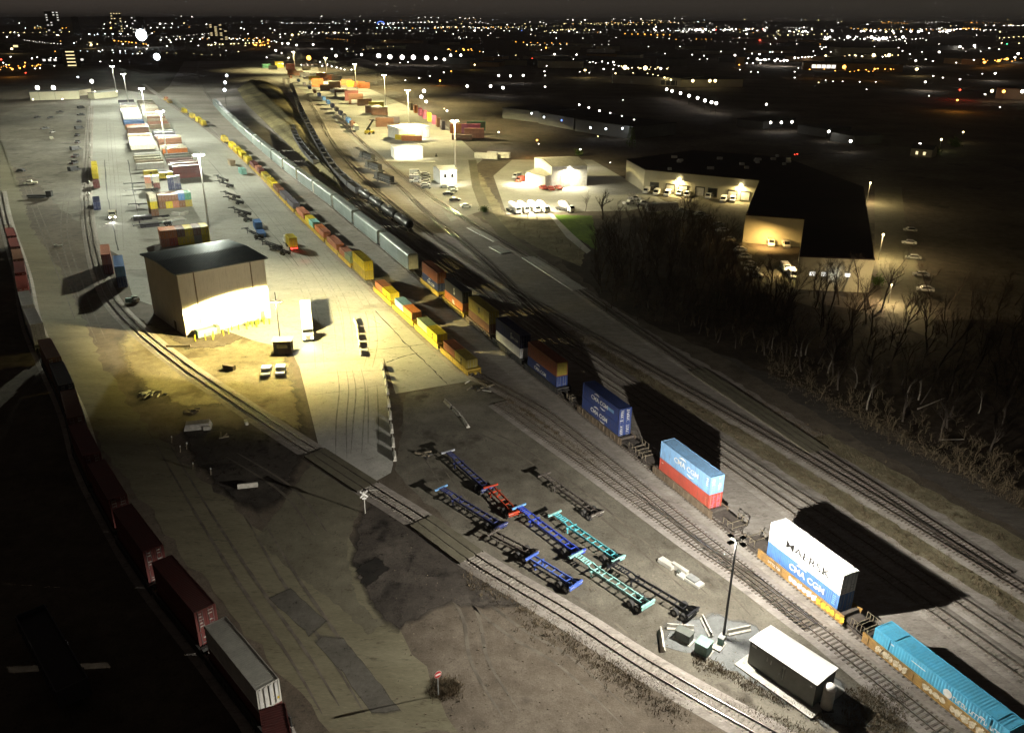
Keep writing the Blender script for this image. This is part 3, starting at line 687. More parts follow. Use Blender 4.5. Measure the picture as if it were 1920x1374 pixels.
# graffiti on the near sills
def graffiti(car, x0, x1, m, seed, zz=(.85,1.8)):
    rr = random.Random(seed); b = MB(); x = x0
    while x < x1:
        wd = rr.uniform(.5,.95); n = 9; cz = sum(zz)/2; hh = (zz[1]-zz[0])/2
        vs = [(x+wd/2+wd*.5*math.cos(2*math.pi*i/n)*rr.uniform(.75,1.1), -1.57, cz+hh*math.sin(2*math.pi*i/n)*rr.uniform(.7,1.05)) for i in range(n)]
        b.add(vs, [tuple(range(n))])
        if rr.random() < .7: b.bar((x+wd*.3,-1.565,zz[0]), (x+wd*.9,-1.565,zz[1]), .02, .22)
        x += wd*.92
    return b.build('graffiti', M[m], car)
M['gcream'] = mat('cream spray paint', (.72,.62,.45), .7, c2=(.5,.42,.28), scale=2.5, lo=.45, hi=.55)
M['gyellow'] = mat('yellow spray paint', (.8,.55,.05), .6, c2=(.75,.36,.05), scale=1.5, lo=.45, hi=.55)
M['gpink'] = mat('pale pink spray paint', (.75,.68,.72), .6, c2=(.42,.4,.5), scale=2.2, lo=.45, hi=.55)
graffiti(cars[0][0], -7.4, -3.6, 'gcream', 1); graffiti(cars[0][0], -1.2, 1.6, 'gcream', 2, (1.0,1.75)); graffiti(cars[0][0], 2.2, 6.6, 'gcream', 3)
graffiti(cars[1][0], -1.6, 2.7, 'gpink', 5); graffiti(cars[1][0], 3.1, 7.4, 'gyellow', 6)
text('DTTX 720', .5, M['offwhite'], cars[1][0], (-4.2,-1.6,1.35), fat=.03)

# train of twenty-foot boxes along the pavement
GB = 'well cars beside the yard pavement'
B20 = [(-62,'rust','ochre'), (-78,'sage','yellow'), (-94,'lightblue','orange'), (-110,'salmon','yellow')]
wb = ['yellow well car at the end of the pavement train', 'yellow well car carrying sage and yellow boxes', 'yellow well car carrying light blue and orange boxes', 'yellow well car carrying salmon and yellow boxes']
for (s, c1, c2), l in zip(B20, wb):
    p, a = pathpos(pB, s); wellcar('silly', 12.8, 15.8, (p.x,p.y,0), a, l, GB)
    for dx, cc in ((-3.1,c1),(3.1,c2)):
        c = container(cc, (p.x+math.cos(a)*dx, p.y+math.sin(a)*dx, 1.0), a, f'short {cc} container sharing a well car with a {c2 if cc==c1 else c1} one', 'short boxes on the pavement train', 6.06, 2.6)
        if cc in ('yellow','ochre'): text('M', .8, M['black'], c, (.3,-1.235,1.75), fat=.04); text('SC', .75, M['black'], c, (.3,-1.235,1.05), fat=.04)
def lowbox(s, cc, L=12.19, z=1.0, H=2.6, lab=None, dx=0, parts=False):
    p, a = pathpos(pB, s)
    return container(cc, (p.x,p.y,z), a, lab, 'boxes further up the pavement train', L, H, parts=parts)
c = lowbox(-132,'yellow',lab='yellow container topmost of the tall stack on the pavement train', z=3.6, parts=True)
c = lowbox(-132,'ochre',lab='mustard container below the tall stack on the pavement train', parts=True); sidemarks(c, 3, 1.6, cmat('salmon'), 3, .8)
farB = [(-147.5,'salmon','sage'),(-163,'salmon','salmon'),(-180,'orange','salmon'),(-195,'yellow','teal'),(-210,'salmon','salmon'),(-228,'slate','slate'),(-244,'slate','slate'),(-260,'brown','brown'),(-276,'yellow','yellow'),(-292,'yellow','ochre'),(-310,'salmon','maroon'),(-326,'maroon','maroon'),(-346,'ochre','yellow'),(-364,'yellow','yellow'),(-382,'ochre','yellow'),(-400,'yellow','yellow'),(-430,'yellow','ochre'),(-520,'ochre','yellow'),(-540,'yellow','yellow'),(-570,'ochre','ochre'),(-610,'yellow','yellow'),(-700,'tan','tan'),(-725,'tan','salmon')]
seen = {}
for s, c1, c2 in farB:
    p, a = pathpos(pB, s); wellcar('silly', 12.8, 15.8, (p.x,p.y,0), a, 'low yellow well car further up the pavement train', GB+' further up')
    if c1 == c2: lowbox(s, c1, lab=f'{c1} forty-foot container low in the pavement train')
    else:
        for dx, cc in ((-3.1,c1),(3.1,c2)):
            container(cc, (p.x+math.cos(a)*dx, p.y+math.sin(a)*dx, 1.0), a, f'short {cc} container paired in the far pavement train', f'short {cc} boxes of the pavement train', 6.06, 2.6, parts=False)
for s, o, cc in ((-318,-10,'teal'),(-345,-10.5,'tan')):
    container(cc, SO(s,o,0), TANG+.05, f'{cc} container standing on the pavement beside the train', None, 6.06, 2.6, parts=False)

# ------------------------------------------------------------------ autoracks and other wagons
M['autorack'] = mat('galvanised rack', (.2,.235,.23), .6, .2, (.13,.155,.15), .25)
M['autorackroof'] = mat('rack roof', (.3,.32,.31), .4, .4, (.2,.22,.21), .3)
def autorack():
    r = thing('autorack_wagon', '', 'railcar'); L = 28.4
    b = MB(); b.box((0,0,3.2), (L, 3.1, 4.1))
    for i in range(22):
        for s in (-1, 1): b.box((-L/2+.7+i*(L-1.4)/21, s*1.56, 3.2), (.14,.07,4.0))
    for z in (1.2, 3.0): b.box((0,0,z), (L+.02, 3.2, .12))
    b.build('body', M['autorack'], r)
    b = MB(); b.extr([(-1.57,5.25),(1.57,5.25),(1.45,5.55),(.9,5.8),(-.9,5.8),(-1.45,5.55)], 0, 1)
    b.v = [(v[1]*L-L/2, v[0], v[2]) for v in b.v]; b.f = [f[::-1] for f in b.f]; b.build('roof', M['autorackroof'], r)
    for s in (-1, 1):
        b = MB(); b.box((s*(L/2+.04),0,3.25),(.08,2.7,3.9)); b.build('end_door', M['offwhite'], r)
        bo = bogie_mb(s*(L/2-3)).build('bogie', M['deck'], r)
        for dx in (-.9,.9): wheel_mb(s*(L/2-3)+dx).build('wheel', M['rail'], bo)
    return r
AR = autorack()
for i in range(17):
    s = -128.3-15.6-31.4*i; p, a = pathpos(pA, s)
    lb = ('silver autorack wagon nearest to the double stacks', 'silver autorack wagon coupled second behind the double stacks', 'silver autorack wagon coupled third behind the double stacks')[i] if i < 3 else 'silver autorack wagon in the long line beyond the third'
    if i == 0: o = AR; o.location = (p.x,p.y,0); o.rotation_euler = (0,0,a); o['label'] = lb; o['group'] = 'autorack wagons'
    else: dup(AR, (p.x,p.y,0), a, lb, 'autorack wagons')
M['tank'] = mat('black tank', (.035,.034,.033), .35, .1)
def tankcar():
    r = thing('tank_wagon', '', 'railcar'); L = 14
    b = MB(); n = 18; vs, fs = [], []
    prof = [(-L/2-.25,.5),(-L/2,1.2),(-L/2+.4,1.5),(L/2-.4,1.5),(L/2,1.2),(L/2+.25,.5)]
    for x, rr in prof:
        for i in range(n): t = 2*math.pi*i/n; vs.append((x, rr*math.cos(t), 2.65+rr*math.sin(t)))
    for k in range(len(prof)-1):
        for i in range(n): fs.append((k*n+i, (k+1)*n+i, (k+1)*n+(i+1)%n, k*n+(i+1)%n))
    fs += [tuple(range(n)), tuple(range(len(prof)*n-1, (len(prof)-1)*n-1, -1))]
    b.add(vs, fs); b.build('tank', M['tank'], r, smooth=True)
    b = MB(); b.cyl((0,0,4.1),(0,0,4.6),.5,n=12); b.box((0,0,4.25),(2.2,1.4,.06)); b.build('dome', M['grey'], r)
    b = MB(); b.box((0,0,1.2),(L+1.4,.5,.3)); b.box((0,0,1.25),(1.0,2.9,.06)); 
    for s in (-1,1): b.bar((.5,s*1.5,1.3),(.5,s*1.2,4.2),.05,.05); b.bar((-.5,s*1.5,1.3),(-.5,s*1.2,4.2),.05,.05)
    b.build('underframe', M['black'], r)
    for s in (-1,1):
        bo = bogie_mb(s*(L/2-1.2)).build('bogie', M['deck'], r)
        for dx in (-.9,.9): wheel_mb(s*(L/2-1.2)+dx).build('wheel', M['rail'], bo)
    return r
TC_ = tankcar()
def pathTo(s, path): return pathpos(path, s)
for i in range(4):
    p, a = pathTo(-183-16.6*i, pb)
    lb = 'black tank wagon standing last at the near end of its string' if i == 0 else 'black tank wagon coupled behind the nearest tank wagon'
    if i == 0: TC_.location = (p.x,p.y,0); TC_.rotation_euler = (0,0,a); TC_['label'] = lb; TC_['group'] = 'tank wagons'
    else: dup(TC_, (p.x,p.y,0), a, lb, 'tank wagons')
def gondola(name, lab, h=2.3, c='darkgrey'):
    r = thing(name, lab, 'railcar'); L = 15.5
    b = MB()
    for s in (-1,1):
        b.box((0,s*1.5,1.2+h/2),(L,.1,h))
        for i in range(12): b.box((-L/2+.4+i*(L-.8)/11, s*1.58, 1.2+h/2),(.14,.1,h))
        b.box((s*L/2,0,1.2+h/2),(.1,3.0,h))
    b.box((0,0,1.25),(L,3,.15)); b.build('body', cmat(c) if c in CC else M[c], r)
    b = MB(); b.box((0,0,1.2+h*.75),(L-.3,2.85,.1)); b.build('load', M['black'], r)
    for s in (-1,1):
        bo = bogie_mb(s*(L/2-1.6)).build('bogie', M['deck'], r)
        for dx in (-.9,.9): wheel_mb(s*(L/2-1.6)+dx).build('wheel', M['rail'], bo)
    return r
GO = gondola('gondola_wagon', 'dark open gondola wagon in the curved string behind the tank wagons'); GO['group'] = 'dark gondola wagons'
first = True
for i in range(36):
    p, a = pathTo(-252-16.9*i, pb)
    if first: GO.location = (p.x,p.y,0); GO.rotation_euler = (0,0,a); first = False
    else: dup(GO, (p.x,p.y,0), a, None, 'dark gondola wagons')
for i in range(9):
    p, a = pathTo(-330-16.9*i, pa); dup(GO, (p.x,p.y,0), a, 'dark open wagon on the curved track left of the gondola string', 'dark wagons left of the gondola string')
# locomotives and dark wagons right of the gondolas
def loco(lab):
    r = thing('locomotive', lab, 'locomotive'); L = 18
    b = MB(); b.box((0,0,1.5),(L,3,.4)); b.box((1.5,0,2.9),(L-7,2.0,2.6)); b.box((-L/2+1.4,0,2.4),(1.8,2.2,1.5)); b.build('body', M['black'], r)
    b = MB(); b.box((-L/2+3.4,0,3.0),(2.4,3,2.9)); b.build('cab', M['darkgrey'], r)
    b = MB(); b.box((-L/2+2.18,0,3.7),(.04,2.4,.7)); b.build('windscreen', M['glass'], r)
    b = MB()
    for s in (-1,1):
        b.bar((-L/2+5,s*1.45,2.7),(L/2,s*1.45,2.7),.05,.05)
        for i in range(8): b.bar((-L/2+5+i*1.8,s*1.45,1.7),(-L/2+5+i*1.8,s*1.45,2.7),.04,.04)
    b.build('handrail', M['offwhite'], r)
    for s in (-1,1):
        bo = bogie_mb(s*(L/2-3.5)).build('bogie', M['deck'], r)
        for dx in (-1.2,0,1.2): wheel_mb(s*(L/2-3.5)+dx).build('wheel', M['rail'], bo)
    return r
LO = loco('black locomotive parked nearest beyond the tank wagons'); p = G(722,345); LO.location = (p.x,p.y,0); LO.rotation_euler = (0,0,R(-55)); LO['group'] = 'black locomotives'
for u, v, l in ((702,322,'black locomotive coupled in the middle of the parked three'),(690,303,'black locomotive parked farthest of the three'),):
    p = G(u,v); dup(LO, (p.x,p.y,0), R(-58), l, 'black locomotives')

# ------------------------------------------------------------------ stacked containers on the left edge
Dp = [G(560,1440,6.4), G(517,1277,6.4), G(425,1156,6.4), G(290,1000,6.4), G(225,905,6.4), G(165,800,6.4), G(130,700,6.4), G(60,560,6.4), G(40,470,6.4), G(10,380,6.4), G(0,330,6.4)]
DP = []
for i, p in enumerate(Dp):
    t = (Dp[min(i+1,len(Dp)-1)]-Dp[max(i-1,0)]).normalized(); DP.append(Vector((p.x,p.y,0))+Vector((-t.y,t.x,0))*1.22)
pD = Path(DP, 3); trD, _ = track(DP, 'tie')
d0 = nearest(pD, (G(517,1277,6.4)+G(477,1301,6.4))/2*Vector((1,1,0)) if False else Vector(((G(517,1277,6.4)+G(477,1301,6.4))/2).xy.to_3d()))
seqD = [('maroon','maroon','dark red container cut off by the bottom edge'), ('offw','maroon','white container with a pale striped door end'), ('maroon','maroon','dark red container behind the white one'), ('maroon','maroon','dark red container two behind the white one'),
        ('maroon','maroon','dark red container beside the fallen debris'), ('maroon','brown','maroon container before the dark gap'), ('brown','brown','brown container in shade along the gravel road'), ('darkgrey','brown','dark container in shade along the gravel road'), ('brown','brown','brown container opposite the tall shed'),
        ('white','white','white container nearest opposite the blue stack'), ('white','grey','white container beyond its white twin'), ('red','red','bright red container beside two white ones'), ('maroon','maroon','maroon container at the far left edge'), ('brown','brown','brown container at the far left edge'), ('maroon','brown','farthest maroon container at the left edge'),('maroon','maroon','last maroon container at the left edge')]
CC['offw'] = (.66,.64,.56)
step = 15.0; dstart = d0+6.1-step
far_shift = 0
for i, (cu, cl, l) in enumerate(seqD):
    d = dstart+step*i
    if i >= 9: d += 8
    if d > pD.L[-1]+10: break
    p, a = pD.at(min(d, pD.L[-1])); 
    if d > pD.L[-1]: p = p+Vector((math.cos(a),math.sin(a),0))*(d-pD.L[-1])
    a += math.pi
    wellcar('darkgrey', 12.8, 14.4, (p.x,p.y,0), a, 'dark well car under '+('the '+l if not l.startswith('last') else 'the last maroon container'), 'well cars along the left edge')
    c = container(cl, (p.x,p.y,.9), a, f'lower {CC and cl} box under the {l}'[:95], 'lower boxes along the left edge', 12.19, 2.6); endmarks(c, 12.19, 2.6, M['offwhite'], 5, (-.5,.5), i+20)
    c = container(cu, (p.x,p.y,3.5), a, l, 'upper boxes along the left edge', 12.19, 2.9)
    if cu == 'offw':
        b = MB()
        for k in range(4): b.box((6.11, -.86+k*.56, 1.45),(.03,.3,2.5))
        b.build('door_panel', M['white'], c)
        b = MB(); b.box((6.13,.9,.7),(.02,.2,.3)); b.build('marking_plate', M['yellow'], c)
    else: endmarks(c, 12.19, 2.9, M['offwhite'], 5, (-.6,.5), i+40)
# dark flat wagons on the unlit side
for i, (u, v) in enumerate(((95,1215),)):
    p = G(u, v, 3.0); r = dup(GO, (p.x,p.y,0), R(-47), ['dark wagon with a faint pale load in the unlit corner','dark wagon with a pale strap beside it in the unlit corner','dark wagon barely lit left of the red containers','dark wagon near the left edge in the dark'][i], 'dark wagons left of the red containers')

# ------------------------------------------------------------------ container chassis
def chassis(name, label, main, bol, L=12.6, short=False):
    r = thing(name, label, 'chassis', group='empty container chassis on the dirt lot'); h = L/2
    b = MB()
    for s in (-1,1):
        if not short:
            b.bar((-h,s*.42,1.36),(-h+2.9,s*.42,1.36),.12,.16); b.bar((-h+2.7,s*.45,1.36),(-h+3.4,s*.48,1.12),.12,.22); b.bar((-h+3.2,s*.48,1.12),(h,s*.48,1.12),.13,.34)
        else: b.bar((-h,s*.48,1.2),(h,s*.48,1.15),.13,.28)
    n = int(L/1.15)
    for i in range(1, n): b.box((-h+i*L/n,0,1.3 if i*L/n < 2.9 and not short else 1.16),(.09,1.0 if i*L/n < 2.9 or short else 1.04,.12))
    if not short:
        for i in range(6): b.box((-h+.35+i*.42,0,1.4),(.1,.95,.1))
    b.build('frame', M[main], r)
    b = MB(); b.box((-h,0,1.36),(.26,2.44,.22))
    for s in (-1,1): b.box((-h,s*1.16,1.46),(.24,.14,.14))
    b.build('front_bolster', M[bol], r)
    b = MB(); b.box((h,0,1.2),(.24,2.44,.26)); b.box((h+.02,0,.82),(.12,2.3,.14))
    for s in (-1,1): b.box((h,s*.6,1.0),(.1,.1,.35)); b.add([(h-1.2,s*.45,1.3),(h-.1,s*1.2,1.3),(h-.1,s*.45,1.3)],[(0,1,2),(2,1,0)])
    b.build('rear_bolster', M[bol if bol.startswith('ch_t') or bol == main else main], r)
    b = MB()
    for s in (-1,1):
        for k in (.55,.8,1.05): b.box((h+.14,s*k,1.15),(.02,.14,.08))
    b.build('tail_lamp', M['offwhite'], r)
    b = MB(); lx = -h+(3.6 if not short else 1.3)
    for s in (-1,1):
        b.box((lx,s*.7,.75),(.14,.14,.8)); b.box((lx,s*.7,.33),(.3,.3,.06)); b.bar((lx,s*.65,1.0),(lx+.8,s*.5,1.1),.06,.06)
    b.box((lx,0,1.1),(.12,2.0,.12)); b.build('landing_gear', M[main], r)
    b = MB()
    for dx in (-1.95,-.7):
        b.cyl((h+dx,-1.1,.52),(h+dx,1.1,.52),.08,n=6)
    b.box((h-1.3,.5,.85),(2.0,.1,.2)); b.box((h-1.3,-.5,.85),(2.0,.1,.2)); b.build('axle_frame', M['black'], r)
    for dx in (-1.95,-.7):
        for s in (-1,1):
            b = MB(); b.cyl((h+dx,s*.72,.52),(h+dx,s*1.2,.52),.52,n=16); wv = b.build('wheel', M['tyre'], r)
            b = MB(); b.cyl((h+dx,s*1.19,.52),(h+dx,s*1.215,.52),.24,n=10); b.build('hub', M['hub'], wv)
    return r
M['ch_navy'] = mat('navy chassis', (.05,.06,.19), .45, c2=(.03,.035,.1), scale=2); M['ch_blue'] = mat('blue chassis', (.05,.1,.6), .4, c2=(.035,.06,.38), scale=2)
M['ch_sky'] = mat('sky bolster', (.2,.42,.75), .45); M['ch_red'] = mat('red chassis', (.52,.06,.02), .45, c2=(.3,.04,.02), scale=2); M['ch_teal'] = mat('teal chassis', (.14,.55,.62), .4, c2=(.08,.36,.42), scale=2)
M['ch_tpale'] = mat('pale teal chassis', (.36,.66,.62), .45, c2=(.2,.42,.4), scale=2); M['ch_blk'] = mat('black chassis', (.022,.022,.026), .45); M['ch_grey'] = mat('grey rusted chassis', (.13,.11,.095), .6, c2=(.05,.042,.036), scale=3)
M['ch_lgrey'] = mat('pale bolster', (.45,.47,.52), .5); M['ch_mid'] = mat('mid blue chassis', (.1,.18,.6), .4, c2=(.06,.11,.4), scale=2)
chs = [((840,847),(915,915),'ch_navy','ch_lgrey','navy chassis with a grey front bolster, farthest in its row',0), ((920,912),(967,960),'ch_red','ch_red','short red chassis between two blue ones',1), ((973,950),(1085,1035),'ch_blue','ch_sky','bright blue chassis with a sky blue front bolster',0),
       ((827,915),(940,985),'ch_navy','ch_sky','navy chassis with a light blue front bolster',0), ((925,998),(1000,1038),'ch_grey','ch_grey','short rusty chassis behind the navy one',1), ((997,1043),(1080,1095),'ch_mid','ch_mid','short blue chassis nearest to the service track',1),
       ((1040,963),(1160,1047),'ch_teal','ch_tpale','teal chassis with dark tail, farther of the two teal ones',0), ((1080,1040),(1215,1132),'ch_tpale','ch_tpale','pale teal chassis, nearer of the two teal ones',0), ((1150,1058),(1300,1147),'ch_blk','ch_blk','long black chassis closest to the lamp pole',0), ((1020,890),(1120,962),'ch_grey','ch_grey','rusty grey chassis alone near the main tracks',0)]
for f, r_, m1, m2, l, sh in chs:
    a, b_ = G(*f,1.3), G(*r_,1.2); v = b_-a; o = chassis('container_chassis', l, m1, m2, v.to_2d().length, bool(sh)); mid = (a+b_)/2
    o.location = (mid.x, mid.y, 0); o.rotation_euler = (0,0,math.atan2(v.y, v.x))

# ------------------------------------------------------------------ light pole of the foreground
P1 = G(1356,1196)
r = thing('light_pole', 'tall black light pole with four dark floodlight heads beside the shelter', 'light pole', P1)
b = MB(); b.cyl((0,0,.5),(0,0,13.75),.17,.1,n=12); b.build('pole', M['black'], r)
b = MB(); b.cyl((0,0,0),(0,0,.55),.4,n=14); b.build('base', M['bconc'], r)
b = MB(); b.box((0,0,13.65),(1.5,.1,.1),R(30)); b.box((0,0,13.65),(1.5,.1,.1),R(120)); b.build('crossarm', M['offwhite'], r)
for k in range(4):
    a = R(30+90*k); b = MB(); b.box((math.cos(a)*.95, math.sin(a)*.95, 13.77),(.62,.5,.14), a); h = b.build('floodlight', M['black'], r)
    b = MB(); b.box((math.cos(a)*.95, math.sin(a)*.95, 13.685),(.5,.4,.02), a); b.build('lens', M['lens'], h)
lamp(r, (-.4, .2, 13.55), 25000, PALE, .22, k=1.85, cmin=.14, fall=.4, fmin=.095)

# ------------------------------------------------------------------ equipment shelter
A0, A1, A2 = G(1407,1200,3.5), G(1446,1170,3.5), G(1532,1284,3.5)
ha = math.atan2((A2-A0).y, (A2-A0).x); ctr = (A1+A2)/2
r = thing('equipment_shelter', 'dark olive equipment shelter with a bright white roof by the light pole', 'shelter', (ctr.x,ctr.y,0), ha)
L, W = 8.2, 3.75
b = MB(); b.box((0,0,1.85),(L,W,3.1)); b.box((0,0,.22),(L-.3,W-.3,.3)); b.build('wall', M['shelter'], r)
b = MB(); b.extr([(-W/2-.12,3.4),(W/2+.12,3.4),(W/2+.12,3.46),(0,3.56),(-W/2-.12,3.46)],0,1); b.v = [(v[1]*(L+.3)-L/2-.15, v[0], v[2]) for v in b.v]; b.f = [f[::-1] for f in b.f]; b.build('roof', M['white'], r)
b = MB(); b.box((-.5,-W/2-.02,1.75),(1.0,.05,2.3)); d = b.build('door', M['shelter'], r)
b = MB(); b.box((-.12,-W/2-.07,1.7),(.06,.06,.25)); b.build('handle', M['grey'], d)
b = MB(); b.box((-3.55,-W/2-.03,2.95),(.55,.03,.28)); b.build('sign_plate', M['white'], r)
b = MB(); b.box((-1.75,-W/2-.05,2.45),(.1,.08,.5)); b.box((-1.25,-W/2-.05,2.35),(.1,.08,.5)); b.cyl((.35,-W/2-.08,1.2),(.35,-W/2-.08,2.9),.06,n=8); b.box((.35,-W/2-.1,2.9),(.25,.2,.2)); b.box((3.7,-W/2-.1,2.9),(.2,.2,.12)); b.build('conduit', M['offwhite'], r)
sh = r
b = MB(); b.box((0,0,.1),(L+1.6,W+2.6,.2)); o = b.build('shelter_slab', M['slab'], None); o.location = (ctr.x,ctr.y,0); o.rotation_euler = (0,0,ha); tag(o, kind='structure')
p = Vector((ctr.x,ctr.y,0))+Vector((math.cos(ha),math.sin(ha),0))*(L/2+.85)+Vector((math.sin(ha),-math.cos(ha),0))*(W/2-1.3)
r = thing('storage_tank', 'pale upright tank with a white domed top at the end of the shelter', 'tank', p)
b = MB(); b.lathe((0,0,.25),[(.62,0),(.62,2.55)],20); b.build('tank_body', M['offwhite'], r, True)
b = MB(); b.lathe((0,0,2.8),[(.66,0),(.64,.18),(.5,.36),(.28,.46),(.04,.5)],20); b.build('tank_top', M['white'], r, True)
b = MB(); b.box((0,0,.13),(1.2,1.2,.26)); b.build('tank_base', M['darkgrey'], r)
# cabinets, blocks and beams on the pad
def cabinet(u, v, d, m, mt, label, rz, slope=0):
    p = G(u,v); r = thing('utility_cabinet', label, 'utility cabinet', p, rz)
    b = MB(); b.box((0,0,d[2]/2+.1),d); b.build('body', M[m], r)
    b = MB(); b.extr([(-d[1]/2-.06,d[2]+.1),(d[1]/2+.06,d[2]+.1),(d[1]/2+.06,d[2]+.16+slope),(-d[1]/2-.06,d[2]+.16)],-d[0]/2-.06,d[0]/2+.06); b.v=[(v[1],v[0],v[2]) for v in b.v]; b.f=[f[::-1] for f in b.f]; b.build('lid', M[mt], r)
    b = MB(); b.box((0,-d[1]/2-.02,d[2]*.5+.1),(d[0]*.45,.03,d[2]*.75)); b.build('door', M[m], r)
    b = MB(); b.box((0,0,.05),(d[0]+.4,d[1]+.4,.1)); b.build('base', M['bconc'], r); return r
cabinet(1282,1198,(1.9,1.1,1.1),'cabdark','cabdark','dark squat utility cabinet left of the green topped one',R(-40),.05)
cabinet(1318,1222,(1.5,1.5,1.4),'cabinet','cabinet','square utility cabinet with a pale green lid',R(-40))
cabinet(1351,1207,(.6,.6,.9),'cabinet','grey','small utility box with a pale lid at the foot of the light pole',R(-38))
b = MB(); b.box((0,0,.12),(1.1,.8,.2)); o = b.build('hatch_plate', M['bconc']); o.location = G(1344,1216); o.rotation_euler = (0,0,R(-40)); tag(o, 'pale square concrete hatch beside the small utility box', 'hatch')
def jersey(name, u0, v0, u1, v1, label, h=.8, wd=.6, group=None, m='bconc', cat='barrier'):
    a, b_ = G(u0,v0), G(u1,v1); v = b_-a; L = v.to_2d().length
    b = MB(); b.extr([(-wd/2,0),(wd/2,0),(wd/2,.18),(wd*.2,.35*h/.8),(wd*.14,h),(-wd*.14,h),(-wd*.2,.35*h/.8),(-wd/2,.18)],-L/2,L/2)
    o = b.build(name, M[m]); mid = (a+b_)/2; o.location = (mid.x,mid.y,0); o.rotation_euler = (0,0,math.atan2(v.y,v.x)-R(90)); return tag(o, label, cat, group)
jersey('concrete_barrier',1238,1183,1243,1222,'white concrete barrier standing nearest the service track')
jersey('concrete_barrier',1250,1178,1300,1182,'long concrete barrier behind the dark squat cabinet')
jersey('concrete_barrier',1316,1160,1333,1195,'concrete barrier between the green topped cabinet and black chassis')
jersey('concrete_barrier',1364,1190,1406,1181,'concrete barrier touching the light pole on the shelter side')
# cream machine frame on the dirt
p = G(1278,1078); r = thing('broken_conveyor', 'cream painted machine frame with a grey box lying on the dirt', 'machine', p, R(-52))
b = MB(); b.box((-2.6,0,.35),(2.4,1.0,.5)); b.box((-.6,.3,.5),(2.6,.5,.8)); b.box((1.6,0,.3),(3.4,1.2,.35)); b.box((.3,-.5,.25),(1.2,.5,.3)); b.build('frame', M['offwhite'], r)
b = MB(); b.box((1.8,0,.62),(1.5,1.0,.3)); b.build('motor_box', M['grey'], r)
b = MB(); b.box((-.3,-.35,.55),(.5,.4,.4)); b.build('control_box', M['cabdark'], r)
# stop sign facing away from the lamp road
def disc_sign(u, v, hgt, label):
    p = G(u, v); r = thing('road_sign', label, 'sign', p, R(35))
    b = MB(); b.box((0,0,hgt/2),(.08,.08,hgt)); b.build('post', M['grey'], r)
    b = MB(); b.cyl((0,-.07,hgt-.35),(0,-.045,hgt-.35),.46,n=24); pl = b.build('sign_face', M['offwhite'], r)
    b = MB(); b.cyl((0,-.085,hgt-.35),(0,-.07,hgt-.35),.41,n=24); b.build('red_field', M['red'], pl)
    b = MB(); b.box((0,-.09,hgt-.35),(.62,.012,.2)); b.build('white_bar', M['white'], pl); return r
disc_sign(822,1303,3.3,'round red sign with a white bar on a tall post')
p = G(685,962); r = thing('railway_crossbuck', 'white railway crossbuck sign beside the level crossing', 'sign', p, R(18))
b = MB(); b.box((0,0,1.9),(.12,.12,3.8)); b.build('post', M['offwhite'], r)
for s, rot in ((1,45),(-1,-45)):
    b = MB(); b.box((0,0,0),(1.5,.03,.24)); o = b.build('blade', M['white'], r); o.location = (0,-.08-.02*s,3.3); o.rotation_euler = (0,R(rot),0)
    text('RAIL' if s > 0 else 'ROAD', .17, M['black'], o, (-.42 if s > 0 else .42,-.02,0))
b = MB(); b.box((0,-.1,2.6),(.6,.03,.25)); b.build('number_plate', M['white'], r)
b = MB(); b.bar((.2,0,.15),(1.9,.4,.15),.18,.2); o = b.build('timber_beam', M['bconc']); o.location = G(690,920); o.rotation_euler=(0,0,R(-10)); tag(o,'short pale beam lying at the corner of the level crossing','beam')
# gate barriers
bl = [(664,600,669,612),(669,614,671,626),(671,629,672.5,639),(673,643,674.5,653),(675.5,658,678,668)]
nm = ['first','second','third','fourth','fifth']
for (a,b_,c_,d_), k in zip(bl, nm): jersey('concrete_barrier', a,b_,c_,d_, f'{k} from the top in the short line of white barriers opposite the lorry', .95, .6, 'white barriers opposite the lorry')
gl = [(716,683,719,697),(720,700,722,711),(723,714,725,726),(725.5,729,727.5,742),(728,748,730,766),(730.5,770,732.5,790),(733,794,735.5,816),(736,820,738,842),(738.5,845,741,868)]
on = ['first','second','third','fourth','fifth','sixth','seventh','eighth','ninth']
for (a,b_,c_,d_), k in zip(gl, on): jersey('concrete_barrier', a+(c_-a)*.14,b_+(d_-b_)*.14,c_-(c_-a)*.14,d_-(d_-b_)*.14, f'{k} from the top in the barrier line edging the gate pavement', .95, .6, 'barriers edging the gate pavement')
jersey('concrete_barrier',834,753,846,765,'first of the concrete blocks in the dark lot past the gate',.7,.7); jersey('concrete_barrier',850,768,862,781,'second of the concrete blocks in the dark lot past the gate',.7,.7); jersey('concrete_barrier',866,784,878,802,'third of the concrete blocks in the dark lot past the gate',.6,.7)
jersey('concrete_barrier',446,915,484,911,'long pale barrier alone on the dark ground left of the road',.7,.6)
def debris(name, u, v, label, mats, seed, n=6, r0=1.6, cat='debris', rz=0, dims=((.8,2.2),(.15,.4),(.1,.3))):
    rr = random.Random(seed); b = MB()
    for i in range(n):
        a, d = rr.uniform(0,6.28), rr.uniform(0,r0); q = [rr.uniform(*x) for x in dims]
        b.box((math.cos(a)*d, math.sin(a)*d, q[2]/2+.02+i*.03), q, rr.uniform(0,3.14), mi=rr.randrange(len(mats)))
    o = b.build(name, [M[x] for x in mats]); o.location = G(u,v); o.rotation_euler=(0,0,rz); return tag(o, label, cat)
debris('scrap_pile',290,740,'heap of dark scrap with pale ends in the yellow light',['wood','darkgrey','offwhite'],3,12,2.6)
debris('scrap_pile',362,772,'small tangle of posts beside the big concrete slab',['wood','darkgrey'],5,7,1.2)
debris('pallet_pile',795,853,'broken pallets lying in front of the farthest navy chassis',['wood','darkgrey'],6,8,1.2)
debris('scrap_pile',900,728,'scattered rubble at the end of the pavement train',['wood','bconc','darkgrey'],9,14,3.2)
